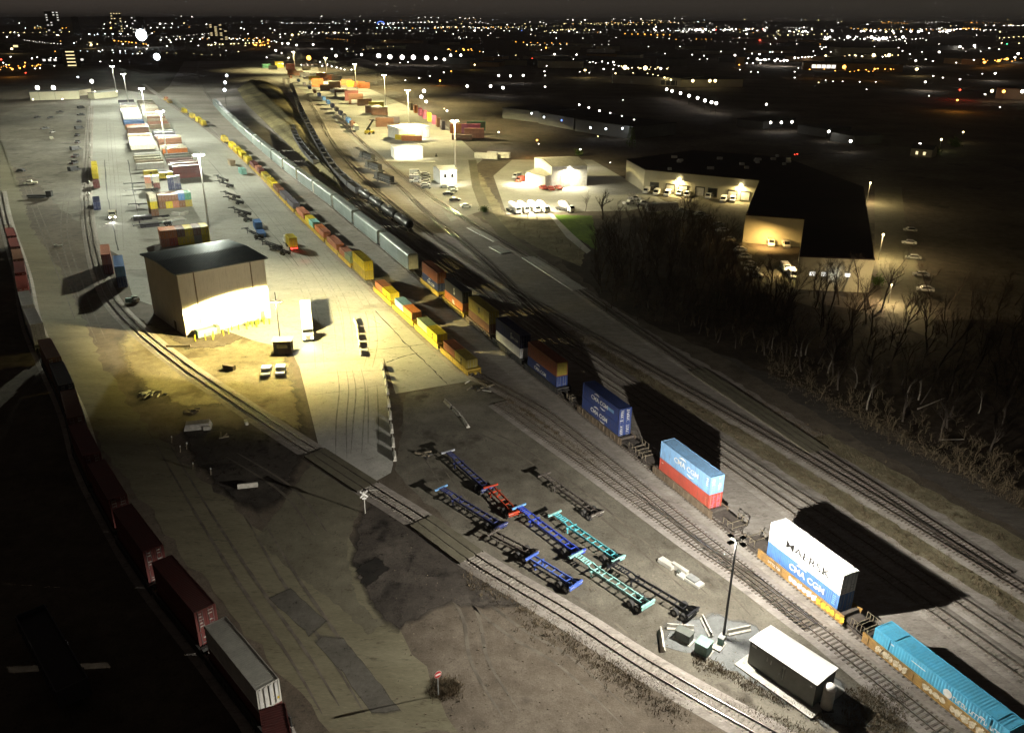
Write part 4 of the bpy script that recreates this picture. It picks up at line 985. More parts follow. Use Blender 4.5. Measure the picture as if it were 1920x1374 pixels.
debris('timber_pile',420,818,'crossed timbers lying on dark ground',['wood'],11,4,1.2)
debris('scrap_pile',1225,875,'rubble scraps between two converging tracks',['wood','bconc'],13,5,1.0)
debris('scrap_pile',250,565,'green and black scrap beside the tall shed',['cabinet','black','leaf','bconc'],21,10,1.6,dims=((.6,1.6),(.5,1.0),(.4,1.1)))
b = MB(); b.box((0,0,.6),(4.6,2.0,1.1),taper=.85); b.box((1.6,-1,.4),(1.2,.8,.7)); o = b.build('concrete_block', M['bconc']); o.location = G(372,802); o.rotation_euler = (0,0,R(14)); tag(o,'big pale concrete slab lying on dark ground','concrete block')
b = MB(); b.box((0,0,.5),(2.6,.9,.9)); o = b.build('skip_box', M['sillb']); o.location = G(430,692); o.rotation_euler=(0,0,R(-20)); tag(o,'small brown box lying between the curved track and white cars','box')
b = MB(); b.box((0,0,.35),(1.2,.5,.6)); o = b.build('concrete_block', M['bconc']); o.location = G(462,795); o.rotation_euler=(0,0,R(-60)); tag(o,'small pale block beside the curved track','concrete block')
b = MB(); b.box((0,0,.3),(5.2,.4,.5)); o = b.build('timber_beam', M['wood']); o.location = G(335,651); o.rotation_euler=(0,0,R(5)); tag(o,'long dark beam lying across the end of the curved track by the shed','beam')
for (u,v),l in zip(((322,830),(338,848),(362,880),(395,890),(350,842)),('leaning pale marker post nearest the slab','marker post one along from the leaning one','marker post standing alone lowest in the dark','white topped marker post in the dark ground','pale low kerb piece among marker posts')):
    b = MB(); b.cyl((0,0,0),(.15,0,1.1),.07,n=7); b.box((.15,0,1.15),(.14,.14,.25),mi=1); o = b.build('marker_post',[M['wood'],M['white']]); o.location = G(u,v); tag(o,l,'post')

# ------------------------------------------------------------------ tall shed
ZE = 15.0
C0, C1, C3 = G(331,513,ZE), G(495,483,ZE), G(268,475,ZE)
ux = (C1-C0); Lx = ux.to_2d().length; uy = (C3-C0); Ly = uy.to_2d().length; hs = math.atan2(ux.y, ux.x)
r = thing('tall_shed', 'tall windowless cream shed with a dark ribbed metal roof', 'building', (C0.x,C0.y,0), hs)
Ly = 21.2
b = MB(); b.box((Lx/2,Ly/2,ZE/2),(Lx,Ly,ZE)); b.add([(0,0,ZE),(0,Ly,ZE),(0,Ly/2,ZE+.5)],[(0,1,2),(2,1,0)]); b.add([(Lx,0,ZE),(Lx,Ly,ZE),(Lx,Ly/2,ZE+.5)],[(0,1,2),(2,1,0)])
b.build('wall', M['wall'], r)
b = MB(); e = .7
for s in (0,1):
    y0, y1 = (-e, Ly/2) if s == 0 else (Ly+e, Ly/2); z0, z1 = ZE-.02, ZE+.58
    b.add([(-e,y0,z0),(Lx+e,y0,z0),(Lx+e,y1,z1),(-e,y1,z1)],[(0,1,2,3) if s == 0 else (3,2,1,0)])
    b.add([(-e,y0,z0-.25),(Lx+e,y0,z0-.25),(Lx+e,y1,z1-.25),(-e,y1,z1-.25)],[(3,2,1,0) if s == 0 else (0,1,2,3)])
    b.add([(-e,y0,z0),(Lx+e,y0,z0),(Lx+e,y0,z0-.25),(-e,y0,z0-.25)],[(0,1,2,3),(3,2,1,0)])
    for x in (-e, Lx+e): b.add([(x,y0,z0),(x,y1,z1),(x,y1,z1-.25),(x,y0,z0-.25)],[(0,1,2,3),(3,2,1,0)])
rf = b.build('roof', M['roofsteel'], r)
b = MB(); n = 44
for i in range(n):
    x = -e+.2+i*(Lx+2*e-.4)/(n-1)
    b.bar((x,-e,ZE+.02),(x,Ly/2,ZE+.63),.1,.12); b.bar((x,Ly+e,ZE+.02),(x,Ly/2,ZE+.63),.1,.12)
b.build('roof_rib', M['roofsteel'], rf)
b = MB()
for x in (3.6, Lx-3.6): b.box((x,-.06,ZE/2+1),(.25,.1,ZE-2))
b.build('downpipe', M['sillb'], r)
b = MB(); nr = 21
for i in range(nr): b.box((.5+i*(Lx-1)/(nr-1),-.012,ZE/2),(.07,.03,ZE-.3)); b.box((-.012,.5+i*(Ly-1)/(nr-1),ZE/2),(.03,.07,ZE-.3))
b.build('wall_rib', M['wall'], r)
b = MB(); b.box((Lx/2,-.8,ZE-.1),(Lx+1.2,.16,.16)); b.build('gutter', M['darkgrey'], r)
b = MB(); b.box((-.06,Ly*.3,1.1),(.1,1.0,2.1)); b.box((Lx*.9,-.06,1.1),(1.0,.1,2.1)); b.build('side_door', M['sillb'], r)
b = MB(); b.box((Lx*.42,-.05,2.2),(4.2,.08,4.4)); b.build('door', M['white'], r)
b = MB(); b.box((0,0,.9),(5,1.8,1.6)); b.box((2.3,0,1.0),(.8,1.9,1.9),mi=1); o = b.build('dumpster',[M['cabinet'],M['wood']]); q = Vector((C0.x,C0.y,0))+Matrix.Rotation(hs,3,'Z')@Vector((4.2,-1.6,0)); o.location = q; o.rotation_euler=(0,0,hs); tag(o,'long olive green skip against the shed wall','skip')
bx = [.6,2.6,4.0,4.8,6.8,8.2,9.6,11,12.6,13.6,14.3,15,16.2,17.2,18.2]
for i, x in enumerate(bx):
    q = Vector((C0.x,C0.y,0))+Matrix.Rotation(hs,3,'Z')@Vector((x,-2.3-.8*(i%3)-(1.2 if i<5 else 0),0)); b = MB(); b.cyl((0,0,0),(0,0,1.35),.14,n=8); b.sphere((0,0,1.35),.14,8,4)
    o = b.build('bollard', M['yellow']); o.location = q; tag(o,'yellow safety bollard along the front of the tall shed','bollard','yellow bollards along the tall shed')
for k in range(7):
    q = Vector((C0.x,C0.y,0))+Matrix.Rotation(hs,3,'Z')@Vector((13.2+k*.8,-1.2-random.random()*.8,0)); b = MB(); rr = random.Random(k)
    for j in range(60): 
        c = Vector((rr.gauss(0,.35),rr.gauss(0,.35),rr.uniform(0,.9))); b.add([c,c+Vector((rr.uniform(-.2,.2),rr.uniform(-.2,.2),.2)),c+Vector((rr.uniform(-.2,.2),.15,rr.uniform(0,.2)))],[(0,1,2)])
    o = b.build('shrub', M['leaf']); o.location = q; tag(o,'low weedy shrub at the bright foot of the tall shed','shrub','shrubs at the foot of the tall shed')
# pole with a T bar of floodlights
P2 = G(527,652); P2.z = 0
r = thing('gate_light_pole', 'slim light pole with a bright T bar of floodlights by the gate hut', 'light pole', P2)
b = MB(); b.cyl((0,0,0),(0,0,12.8),.14,.08,n=10); b.build('pole', M['darkgrey'], r)
b = MB(); b.box((0,0,10.9),(2.6,.12,.12),R(10)); b.build('crossarm', M['white'], r)
for x in (-1.1,-.45,.45,1.1):
    b = MB(); b.box((x,x*.18-.1,10.75),(.45,.4,.18),R(10)); h = b.build('floodlight', M['white'], r)
    b = MB(); b.box((x,x*.18-.1,10.64),(.4,.34,.02),R(10)); b.build('lens', M['lensy'], h)
def area(parent, p, power, color, aim, size=.8, spread=180):
    l = bpy.data.lights.new('floodlight_beam','AREA'); l.energy = power; l.color = color; l.shape = 'DISK'; l.size = size; l.spread = R(spread)
    o = bpy.data.objects.new('floodlight_beam', l); col.objects.link(o); o.location = p; o.rotation_euler = Vector(aim).to_track_quat('-Z','Y').to_euler()
    if parent: o.parent = parent
    return o
lamp(r,(0,-.5,10.5),14500,AMBER,.35,k=2.75,cmin=.26,cone=166,aim=(0,.1,-1),fall=.1,fmin=.0,blend=.42); lamp(r,(-.5,.4,10.5),7600,(1,.86,.5),.25,k=2.9,cmin=.16,cone=143,aim=(-.13,.18,-1),fall=.05,fmin=0,blend=.1); lamp(r,(.8,.2,10.5),3600,(1,.9,.6),.3,k=2.7,cmin=.28,cone=160,aim=(.15,.25,-1),fall=.42,fmin=.07)
lamp(r,(.2,.5,11.3),5200,(1,.86,.58),.3,k=0,cone=168,aim=(-.6,.75,.12))  # added fill for the upper shed wall, standing in for the floodlights' spill
# gate hut
p = G(530,664); r = thing('gate_hut', 'small brown gate hut with a pale roof', 'hut', p, R(5))
b = MB(); b.box((0,1.5,1.4),(3.7,2.6,2.8)); b.build('wall', M['sillb'], r)
b = MB(); b.box((0,1.5,2.87),(4.2,3.1,.14)); b.build('roof', M['offwhite'], r)
b = MB(); b.box((0,.17,1.7),(2.2,.06,.8)); b.build('window', M['glass'], r)
b = MB(); b.box((-1.3,.17,1.1),(.8,.05,2.0)); b.build('door', M['darkgrey'], r)

# ------------------------------------------------------------------ vehicles
def vehicle_mesh(kind, paint):
    r = thing('parked_car', '', 'car')
    if kind == 'car': prof = [(-2.2,.35),(2.2,.35),(2.25,.75),(1.25,.92),(.65,1.42),(-1.05,1.45),(-1.75,1.0),(-2.25,.9)]; W = 1.8
    elif kind == 'van': prof = [(-2.8,.35),(2.8,.35),(2.85,1.0),(2.2,1.25),(1.55,2.25),(-2.75,2.3),(-2.8,1.0)]; W = 2.0
    else: prof = [(-2.7,.4),(2.6,.4),(2.65,1.0),(1.6,1.1),(1.0,1.75),(-.5,1.78),(-.7,1.1),(-2.7,1.1)]; W = 1.95
    b = MB(); b.extr(prof,-W/2,W/2); b.build('body', paint, r)
    b = MB()
    if kind == 'car': b.extr([(1.2,.95),(.66,1.38),(-1.04,1.41),(-1.65,1.0)],-W/2-.01,W/2+.01); b.box((.95,0,1.17),(.5,W-.25,.02))
    elif kind == 'van': b.add([(2.16,-.85,1.3),(2.16,.85,1.3),(1.62,.8,2.15),(1.62,-.8,2.15)],[(0,1,2,3)]); b.v=[(v[0]+.03,v[1],v[2]+.02) for v in b.v]; b.box((1.3,0,1.7),(.9,W+.02,.5))
    else: b.extr([(1.55,1.12),(.98,1.68),(-.46,1.7),(-.66,1.15)],-W/2-.01,W/2+.01)
    b.build('window', M['glass'], r)
    for x in (-1.4,1.4):
        for s in (-1,1):
            b = MB(); b.cyl((x,s*(W/2-.22),.34),(x,s*(W/2+.01),.34),.34,n=12); wv = b.build('wheel', M['tyre'], r)
            b = MB(); b.cyl((x,s*(W/2),.34),(x,s*(W/2+.02),.34),.19,n=8); b.build('rim', M['hub'], wv)
    for s in (-1,1):
        b = MB(); b.box((2.2 if kind != 'van' else 2.82,s*.65,.72),(.08,.34,.14)); b.build('headlight', M['offwhite'], r)
        b = MB(); b.box((-2.24 if kind == 'car' else -2.74,s*.7,.78),(.08,.26,.16)); b.build('tail_light', M['red'], r)
    return r
CARM = {}
def car(kind, c, u, v, deg, label, group=None, cat=None):
    k = (kind, c)
    if k not in CARM: CARM[k] = r = vehicle_mesh(kind, cmat(c))
    else: r = dup(CARM[k], (0,0,0), 0)
    p = G(u,v); r.location = (p.x,p.y,.02); r.rotation_euler = (0,0,R(deg)); r['label'] = label; r['category'] = cat or {'car':'car','van':'van','truck':'pickup'}[kind]
    r.name = {'car':'parked_car','van':'delivery_van','truck':'pickup_truck'}[kind]
    if group: r['group'] = group
    elif 'group' in r: del r['group']
    return r
car('car','white',500,700,-80,'white car on the left of two by the gate hut'); car('car','white',527,698,-80,'white car on the right of two by the gate hut')
def rig(u, v, deg, box, cabc, label, L=12.2, lights=None, flip=False):
    """tractor (front at +x) pulling a chassis with a box"""
    p = G(u,v); r = thing('articulated_lorry', label, 'lorry', p, R(deg))
    b = MB(); b.box((-1.2,0,.75),(6.2,.9,.35)); b.box((-L/2-3.2,0,1.1),(L,1.0,.25)); b.build('chassis', M['black'], r)
    b = MB(); b.extr([(0,.55),(2.6,.55),(2.65,1.6),(1.5,1.8),(1.2,2.75),(.4,3.1),(-.5,3.1),(-.5,.9),(0,.9)],-1.2,1.2); b.build('cab', cmat(cabc), r)
    b = MB(); b.box((1.42,0,2.25),(.12,2.1,.75)); b.box((.6,0,2.2),(.8,2.42,.6)); b.build('windscreen', M['glass'], r)
    wx = [1.9,-1.9,-3.1,-L-1.2,-L-2.4]
    for x in wx:
        for s in (-1,1): b = MB(); b.cyl((x,s*.75,.52),(x,s*1.2,.52),.52,n=12); b.build('wheel', M['tyre'], r)
    for s in (-1,1):
        b = MB(); b.box((2.66,s*.85,1.05),(.06,.4,.3)); b.build('headlight', M['head'] if lights == 'front' else M['offwhite'], r)
        b = MB(); b.box((-L-3.25,s*.8,.95),(.08,.55,.22)); b.build('tail_light', M['tail'] if lights == 'rear' else M['red'], r)
    if lights == 'rear':
        b = MB(); b.box((-L-3.28,0,1.0),(.06,1.0,.14)); b.build('brake_bar', M['tail'], r)
    if box:
        c = container(box, (p.x-math.cos(R(deg))*(L/2+3.0), p.y-math.sin(R(deg))*(L/2+3.0), 1.25), R(deg)+math.pi, f'{box} container riding on the {label}', None, 12.19 if L > 8 else 6.06, 2.9)
    return r
rig(578,634,-75,'white','white','white lorry facing the gate with its headlights on',12.2,'front')
rig(541,458,math.degrees(math.atan2((G(541,458)-G(566,488)).y,(G(541,458)-G(566,488)).x)),'yellow','white','white lorry with red tail lights heading up the yard',6.4,'rear')
rig(212,410,-66,None,'cream','cream lorry driving down the yard with headlights on',6,'front')
p = G(573,489); l = bpy.data.lights.new('tail_glow','POINT'); l.energy = 60; l.color = (1,.04,.02); l.shadow_soft_size = .3; o = bpy.data.objects.new('tail_glow', l); col.objects.link(o); o.location = (p.x,p.y-1,.9)
for u, v, dd in ((578,637,-75),(212,412,-66)):
    p = G(u,v); d = Vector((math.cos(R(dd)),math.sin(R(dd)),0)); q = p+d*2.9+Vector((0,0,1.05))
    lamp(None, q, 3000, (1,.95,.85), .1, k=0, cone=70, aim=(d.x,d.y,-.12))
# ------------------------------------------------------------------ high masts
def mast(u, v, color, power, label, group, h=25, tpl={}, kk=2.7, glowm='lens', cmin=.27, fall=.27):
    p = G(u, v, h); key = (h, glowm)
    if key not in tpl:
        r = thing('light_mast', label, 'light mast', (p.x,p.y,0), 0, group)
        b = MB(); b.cyl((0,0,0),(0,0,h-.6),.42,.16,n=12); b.build('pole', M['white'], r)
        b = MB(); b.lathe((0,0,h-.6),[(1.3,0),(1.3,.12),(.3,.35)],14); hd = b.build('lamp_ring', M['grey'], r)
        for k in range(6):
            a = R(60*k); b = MB(); b.box((1.5*math.cos(a),1.5*math.sin(a),h-.55),(.7,.6,.3),a); b.build('floodlight', M[glowm], hd)
        tpl[key] = r
    else: r = dup(tpl[key], (p.x,p.y,0), 0, label, group)
    lamp(r, (0,-1.9,h-.9), power, color, .6, k=kk, cmin=cmin, cone=178, fall=fall if glowm == 'lens' else .4, fmin=.02 if glowm == 'lens' else .19)
    return r
ml = ['high mast with bright white head nearest the tall shed','high mast second up the container yard','high mast third up the container yard','high mast fourth up the container yard, over dark ground','high mast farthest up the container yard']
for (u,v), l, pw in zip(((372,288),(300,207),(265,165),(231,138),(210,124)), ml, (15500,16500,16000,5000,3500)): mast(u, v, COOL, pw, l, 'high masts of the container yard')
rl = ['high mast nearest in the warm lit terminal','high mast second in the warm lit terminal','high mast third in the warm lit terminal','high mast fourth in the warm lit terminal','high mast fifth in the warm lit terminal','high mast farthest in the warm lit terminal']
for (u,v), l, pw in zip(((852,225),(764,168),(720,140),(665,120),(610,108),(550,97)), rl, (34000,36000,38000,40000,40000,40000)): mast(u, v, WARM, pw, l, 'high masts of the warm lit terminal', glowm='lensy')
# hidden-by-distance terminal lamps near the crew building side

# ------------------------------------------------------------------ container yard stacks
def ends_row(a, b_, cols_, label, group, L=6.06, start=0):
    """stacks whose ends face the gate; cols_ = list of bottom-to-top colour lists"""
    a, b_ = G(*a), G(*b_); u = (b_-a); u.z = 0; n = len(cols_); stepv = u/n; u.normalize(); back = Vector((-u.y,u.x,0)); rz = math.atan2(-back.y,-back.x)
    for i, cs in enumerate(cols_):
        base = a+stepv*(i+.5)+back*(L/2)
        for k, c in enumerate(cs):
            tier = ('bottom','upper','top')[k] if len(cs) == 3 else ('lower','upper')[k]
            container(c, (base.x,base.y,.03+k*2.6), rz, f'{c} short container, {tier} tier, in the {label}', f'{c} {tier} boxes in the {label}', L, 2.58, parts=(L<10))
ends_row((304.5,464),(395,454),[['salmon','orange'],['red','orange'],['yellow','brown'],['yellow','yellow'],['grey','brown'],['yellow','yellow']],'stack right behind the tall shed','')
ends_row((285,406),(299,404.5),[['brown','yellow','cream']],'three-high stack','')
ends_row((300,392.5),(361,387),[['brown','brown'],['yellow','brown'],['salmon','brown'],['brown','blue'],['ochre','green']],'two-high stack farther behind the tall shed','')
ends_row((316,357),(341,355.5),[['navy','navy'],['navy','slate']],'navy stack in the container yard','')
ends_row((272,356),(303,354),[['tan','salmon'],['maroon','cream']],'pinkish stack in the container yard','')
debris('panel_pile',322,413,'heap of white panels between two container stacks',['white','offwhite'],31,9,4.5,dims=((3,6),(1.2,2.4),(.2,.7)))
debris('panel_pile',338,402,'smaller heap of white panels beside the bigger one',['white','offwhite'],33,4,2,dims=((2,4),(1.2,2),(.2,1.2)))
q0, q1 = G(327,327), G(393.6,322); rowh = math.atan2((q1-q0).y,(q1-q0).x); rd = Vector((math.cos(rowh),math.sin(rowh),0))
e0, e1 = G(263,340), G(223,197); NR = 46
lc = ['white','white','tan','cream','white','grey','cream','white','cream','tan',None,'brown','orange','yellow',None,'blue','grey','white','white','brown','maroon','white',None,'tan','slate','grey',None,'slate']
rc = ['maroon','maroon','maroon','pinkc','grey','white','orange','cream','cream','brown','tan','tan','maroon',None,'slate','yellow','yellow','tan','tan','salmon','tan','tan','tan','brown','cream','brown','white','brown','tan','cream','cream','cream','cream','tan','cream',None,'cream','slate']
CC['pinkc'] = (.4,.25,.25)
rr = random.Random(12)
for i in range(NR):
    t = i/(NR-1); base = e0.lerp(e1, t)
    for side, lst in ((0,lc),(1,rc)):
        c = lst[int(i*len(lst)/NR)]
        if c is None or (i > 1 and rr.random() < .12): continue
        if side == 0 and i < 3: continue
        two = (i in (0,1,12,13) and side == 1) or (side == 0 and 10 < i < 22 and rr.random() < .4)
        q = base+rd*(6.1+side*14.2+rr.uniform(-.5,.5))
        cname = {'pinkc':'dusty pink'}.get(c, c)
        where = 'left' if side == 0 else 'right'; dep = 'near' if i < 16 else ('middle' if i < 32 else 'far')
        lbl = f'long {cname} container in the {dep} part of the {"row along the driving lane" if side==0 else "row facing the pavement train"}'
        container(c, (q.x,q.y,1.3 if not two else .03), rowh, lbl, f'{cname} boxes, {dep} part, {"lane row" if side==0 else "train side row"}', 12.19, 2.6 if not two else 2.9, parts=False)
        if two: container(c, (q.x,q.y,2.95), rowh, lbl.replace('long','long upper'), f'upper {cname} boxes, {dep} part, {"lane row" if side==0 else "train side row"}', 12.19, 2.6, parts=False)
for i, (u,v,c,l) in enumerate(((283,330,'yellow','bright yellow short container in front of a white one'),(312,334,'yellow','bright yellow short container to the right of its twin'))):
    p = G(u,v); c = container(c, (p.x,p.y,.03), rowh, l, None, 6.06, 2.6, parts=False); text('M',1.0,M['black'],c,(0,-1.235,1.4),fat=.05)
YD = Vector((-69,140,0)).normalized(); yh = math.atan2(-YD.y,-YD.x)
def yc(u, v, c, l, z=.03, L=12.19, H=2.9, parts=True):
    p = G(u,v)+YD*(L/2); return container(c, (p.x,p.y,z), yh, l, None, L, H, parts)
yc(231,539,'navy','navy lower container of the lone two-high stack left of the shed'); c = yc(231,539,'lightblue','blue container on top of the lone stack left of the shed',2.95); setm(c.children[0], cmat('blue'))
yc(205,515,'maroon','dark maroon lower container behind the blue stack'); yc(205,515,'salmon','salmon red container on the stack behind the blue one',2.95)
yc(183,394,'navy','navy container alone on the left lane edge'); yc(182,353,'maroon','maroon short container at the end of the yellow row',L=6.06)
for i in range(3): 
    p = G(180,338)+YD*(6.3+13*i); container('yellow', (p.x,p.y,.03), yh, ('nearest','middle','farthest')[i]+' of three yellow containers along the left lane edge', None, 12.19, 2.9, parts=False)
CHB = chassis('container_chassis','black empty chassis in the slanting row on the yard pavement','ch_blk','ch_blk',12.4); CHB['group'] = 'black chassis in the slanting yard row'
q = [G(415+ (480-415)*i/11, 338+(452-338)*i/11) for i in range(12)]
hd_ = math.atan2((q[-1]-q[0]).y,(q[-1]-q[0]).x)
CHB.location = (q[0].x,q[0].y,0); CHB.rotation_euler = (0,0,hd_+.25)
for p in (q[1],q[3],q[4],q[6],q[7],q[10]): dup(CHB,(p.x,p.y,0),hd_+random.uniform(.1,.5),None,'black chassis in the slanting yard row')
for i in range(2):
    p = G(505+14*i,462+10*i); dup(CHB,(p.x,p.y,0),hd_+.4,'black chassis lying nearest the lorry with red lights','black chassis by the red lit lorry')
for i in (0,1,3,5,6):
    u, v = 262+4.2*i, 348+13*i; p = G(u,v); dup(CHB,(p.x,p.y,0),rowh+random.uniform(-.1,.1),'dark chassis jutting out left of the container stacks','dark chassis left of the stacks')
p = G(484,428); container('blue',(p.x,p.y,.03),hd_+math.pi,'small blue container in the slanting chassis row',None,6.06,2.6); p = G(490,441); container('blue',(p.x,p.y,.03),hd_+math.pi,'low blue flat box below the small blue container',None,6.06,1.3)
p = G(268,412); container('slate',(p.x,p.y,.03),rowh,'small slate blue box nearest the three-high stack',None,6.06,1.6,parts=False); p = G(281,425); container('slate',(p.x,p.y,.03),rowh,'small slate blue box below its twin',None,6.06,1.2,parts=False)

# ------------------------------------------------------------------ buildings
def bldg(name, u0, v0, u1, v1, depth, h, wm, rm, label, cat='building', gable=0, wins=None, over=.3, group=None, base=None):
    a, b_ = G(u0,v0), G(u1,v1); v = b_-a; L = v.to_2d().length; rz = math.atan2(v.y,v.x)
    r = thing(name, label, cat, (a.x,a.y,0), rz, group)
    b = MB(); b.box((L/2,depth/2,h/2),(L,depth,h))
    if gable:
        for x in (.001,L-.001): b.add([(x,0,h),(x,depth,h),(x,depth/2,h+gable)],[(0,1,2),(2,1,0)])
    b.build('wall', M[wm], r)
    b = MB()
    if gable:
        b.add([(-over,-over,h),(L+over,-over,h),(L+over,depth/2,h+gable+.1),(-over,depth/2,h+gable+.1)],[(0,1,2,3)]); b.add([(-over,depth+over,h),(L+over,depth+over,h),(L+over,depth/2,h+gable+.1),(-over,depth/2,h+gable+.1)],[(3,2,1,0)])
    else: b.box((L/2,depth/2,h+.15),(L+2*over,depth+2*over,.3))
    b.build('roof', M[rm], r)
    for (x0, z0, wx, wz, m) in wins or []:
        b = MB(); b.box((L*x0,-.05,z0),(wx,.1,wz)); b.build('door' if m in ('white','darkgrey','offwhite') and wz > 2 else 'window', M[m], r)
    return r, L
M['bluer'] = mat('blue roof', (.12,.24,.45), .5)
r, L = bldg('fuel_canopy',740,299,793,297,12,5.6,'white','white','white lit maintenance canopy in the warm terminal'); r.children[0].hide_render = False
area(r,(L/2,-1.5,7.5),9000,(1,.92,.68),(0,.9,-1),2); 
r, L = bldg('terminal_workshop',748,262,806,258,16,6.5,'offwhite','bluer','white workshop with a blue roof and tall windows',wins=[(.15,3,5,3.6,'win'),(.4,3,5,3.6,'win'),(.65,3,5,3.6,'win'),(.9,2.4,3,4.6,'white')]); area(r,(L/2,-6,8),9000,(1,.9,.62),(0,.7,-1),2)
for x in (.27,.52,.77): pass
r, L = bldg('terminal_office',826,346,857,344,11,6,'white','darkgrey','white two window office with a grey roof',gable=1.2,wins=[(.3,3.6,1.2,1.6,'glass'),(.72,3.6,1.2,1.6,'glass')]); area(r,(L/2,-5,8),3800,(1,.93,.72),(0,.9,-1),1.5)
r, L = bldg('contractor_hall',1034,352,1100,349,26,9,'white','offwhite','white contractor hall with a shallow gable roof',gable=1.6,wins=[(.38,2.6,4.5,5,'offwhite')])
b = MB(); b.box((L*.49,-.25,8),(.6,.4,.4)); b.build('wall_lamp', M['lens'], r); area(r,(L*.49,-1.2,8),9000,(1,.92,.66),(0,-.35,-1),.6)
r, L = bldg('hall_annex',985,343,1022,352,14,5,'white','offwhite','low white annex on the left of the contractor hall',gable=.8)
b = MB(); b.box((L*.2,-.25,4.2),(.6,.4,.4)); b.build('wall_lamp', M['lens'], r); area(r,(L*.2,-2.5,5),12000,(1,.9,.6),(.1,-.3,-1),.6)
for i,(u,v) in enumerate(((1018,355),(1032,357),(1047,355))): car('truck','red',u,v,-70,('left','middle','right')[i]+' of three red trucks in front of the contractor hall')
car('van','red',976,341,-120,'red van at the corner of the low annex'); car('van','white',969,334,-120,'white van behind the red one at the annex')
def tanker(u, v, deg, label, first=[]):
    p = G(u,v)
    if not first:
        r = thing('mixer_truck', label, 'truck', p, R(deg), 'white mixer trucks')
        b = MB(); b.box((0,0,.8),(8,2.2,.3)); b.build('chassis', M['darkgrey'], r)
        b = MB(); b.lathe((0,0,0),[(.5,-3.2),(1.2,-2),(1.35,0),(1.2,1.8),(.6,2.6)],16); b.v=[(v_[2],v_[0],v_[1]+2.5+v_[2]*-.12) for v_ in b.v]; b.build('drum', M['white'], r, True)
        b = MB(); b.extr([(2.9,.6),(4.6,.6),(4.6,1.7),(4.2,2.7),(2.9,2.7)],-1.15,1.15); b.build('cab', M['white'], r)
        b = MB(); b.add([(4.62,-1,1.75),(4.62,1,1.75),(4.24,1,2.6),(4.24,-1,2.6)],[(0,1,2,3)]); b.build('windscreen', M['glass'], r)
        for x in (3.6,-1.6,-2.8):
            for s in (-1,1): b = MB(); b.cyl((x,s*.8,.52),(x,s*1.15,.52),.52,n=12); b.build('wheel', M['tyre'], r)
        first.append(r)
    else: dup(first[0], p, R(deg), label, 'white mixer trucks')
for i,(u,v) in enumerate(((962,398),(978,397),(998,396),(1015,396))): tanker(u,v,-62,('first','second','third','fourth')[i]+' from the left of the white mixer trucks parked in a row')
tanker(1058,396,-50,'white mixer truck parked apart by the lawn')
area(None,tuple(G(990,398)+Vector((0,-6,13))),17000,(1,.9,.62),(.25,.6,-1),1,120)
# parked cars of the terminal
cl = ['white','grey','white','cream','white','grey']
for i in range(6): car('car',cl[i],797+ (i%2)*2, 328+5.2*i, 8,f'{cl[i]} car in the bright double column of parked cars','cars in the bright double column')
for i in range(4): car('truck' if i%2 else 'van','white',779,327+5*i,8,'white vehicle left of the bright column of parked cars','white vehicles left of the parked column')
for i,(u,v,c,l) in enumerate(((834,352,'white','white car parked in front of the office'),(848,355,'white','white car parked right of the office entrance'),(849,360,'grey','grey car below the office row'),(840,366,'darkgrey','dark car below the office row'),(853,377,'darkgrey','dark car alone below the office'),(874,389,'white','white car at the tip of the terminal pavement'))): car('car',c,u,v,5,l)
b = MB(); b.box((0,0,.3),(1.2,1.2,.6)); b.box((0,0,1.1),(.6,.6,1),mi=1); o = b.build('pump_unit',[M['black'],M['darkgrey']]); o.location=G(818,294); tag(o,'small black pump unit right of the canopy','pump')
b = MB(); b.box((0,0,.15),(26,1.6,.3)); o = b.build('kerb_island', M['slab']); o.location=G(768,303); tag(o, kind='structure')
# terminal containers
rr = random.Random(5)
def tc(u, v, c, rz, l, z=.03, L=12.19, g=None): p = G(u,v); return container(c,(p.x,p.y,z),rz,l,g,L,2.9,parts=False)
tdir = G(830,243)-G(772,207); th_ = math.atan2(tdir.y,tdir.x)
for i,(t,c) in enumerate(((0,'tan'),(.13,'orange'),(.28,'pink'),(.42,'pink'),(.57,'yellow'),(.72,'pink'),(.86,'brown'),(1,'slate'))):
    u, v = 772+58*t, 207+36*t
    for k in (0,1): tc(u,v,c,th_,f'{c} container in the colourful line by the terminal fence',.03+k*2.9,6.06,f'{c} boxes by the terminal fence')
for (u,v,c,n) in ((668,196,'brown',3),(684,199,'brown',2),(660,189,'maroon',3),(640,180,'brown',2),(628,170,'brown',3),(612,170,'brown',2),(596,163,'orange',3),(590,158,'yellow',3),(604,152,'orange',3),(616,150,'orange',2),(650,160,'orange',2),(662,163,'yellow',2),(674,164,'orange',2),(683,166,'orange',2),(700,212,'brown',2),(712,216,'brown',2),(706,205,'yellow',2),(722,238,'brown',2),(733,236,'slate',2),(743,241,'brown',1),(760,262,'yellow',1),(772,264,'orange',1),(862,250,'orange',2),(866,262,'brown',1),(883,250,'pink',2),(889,259,'salmon',2),(893,245,'green',2),(545,132,'red',3),(548,140,'orange',2),(560,142,'brown',2),(572,145,'darkgrey',2),(524,127,'yellow',3),(512,131,'darkgrey',2),(500,128,'green',2),(575,132,'tan',2),(632,151,'grey',2)):
    for k in range(n): tc(u,v,c,th_+1.4+rr.uniform(-.05,.05),f'{c} container in the stacks of the warm lit terminal',.03+k*2.9,g=f'{c} boxes in the warm lit terminal')
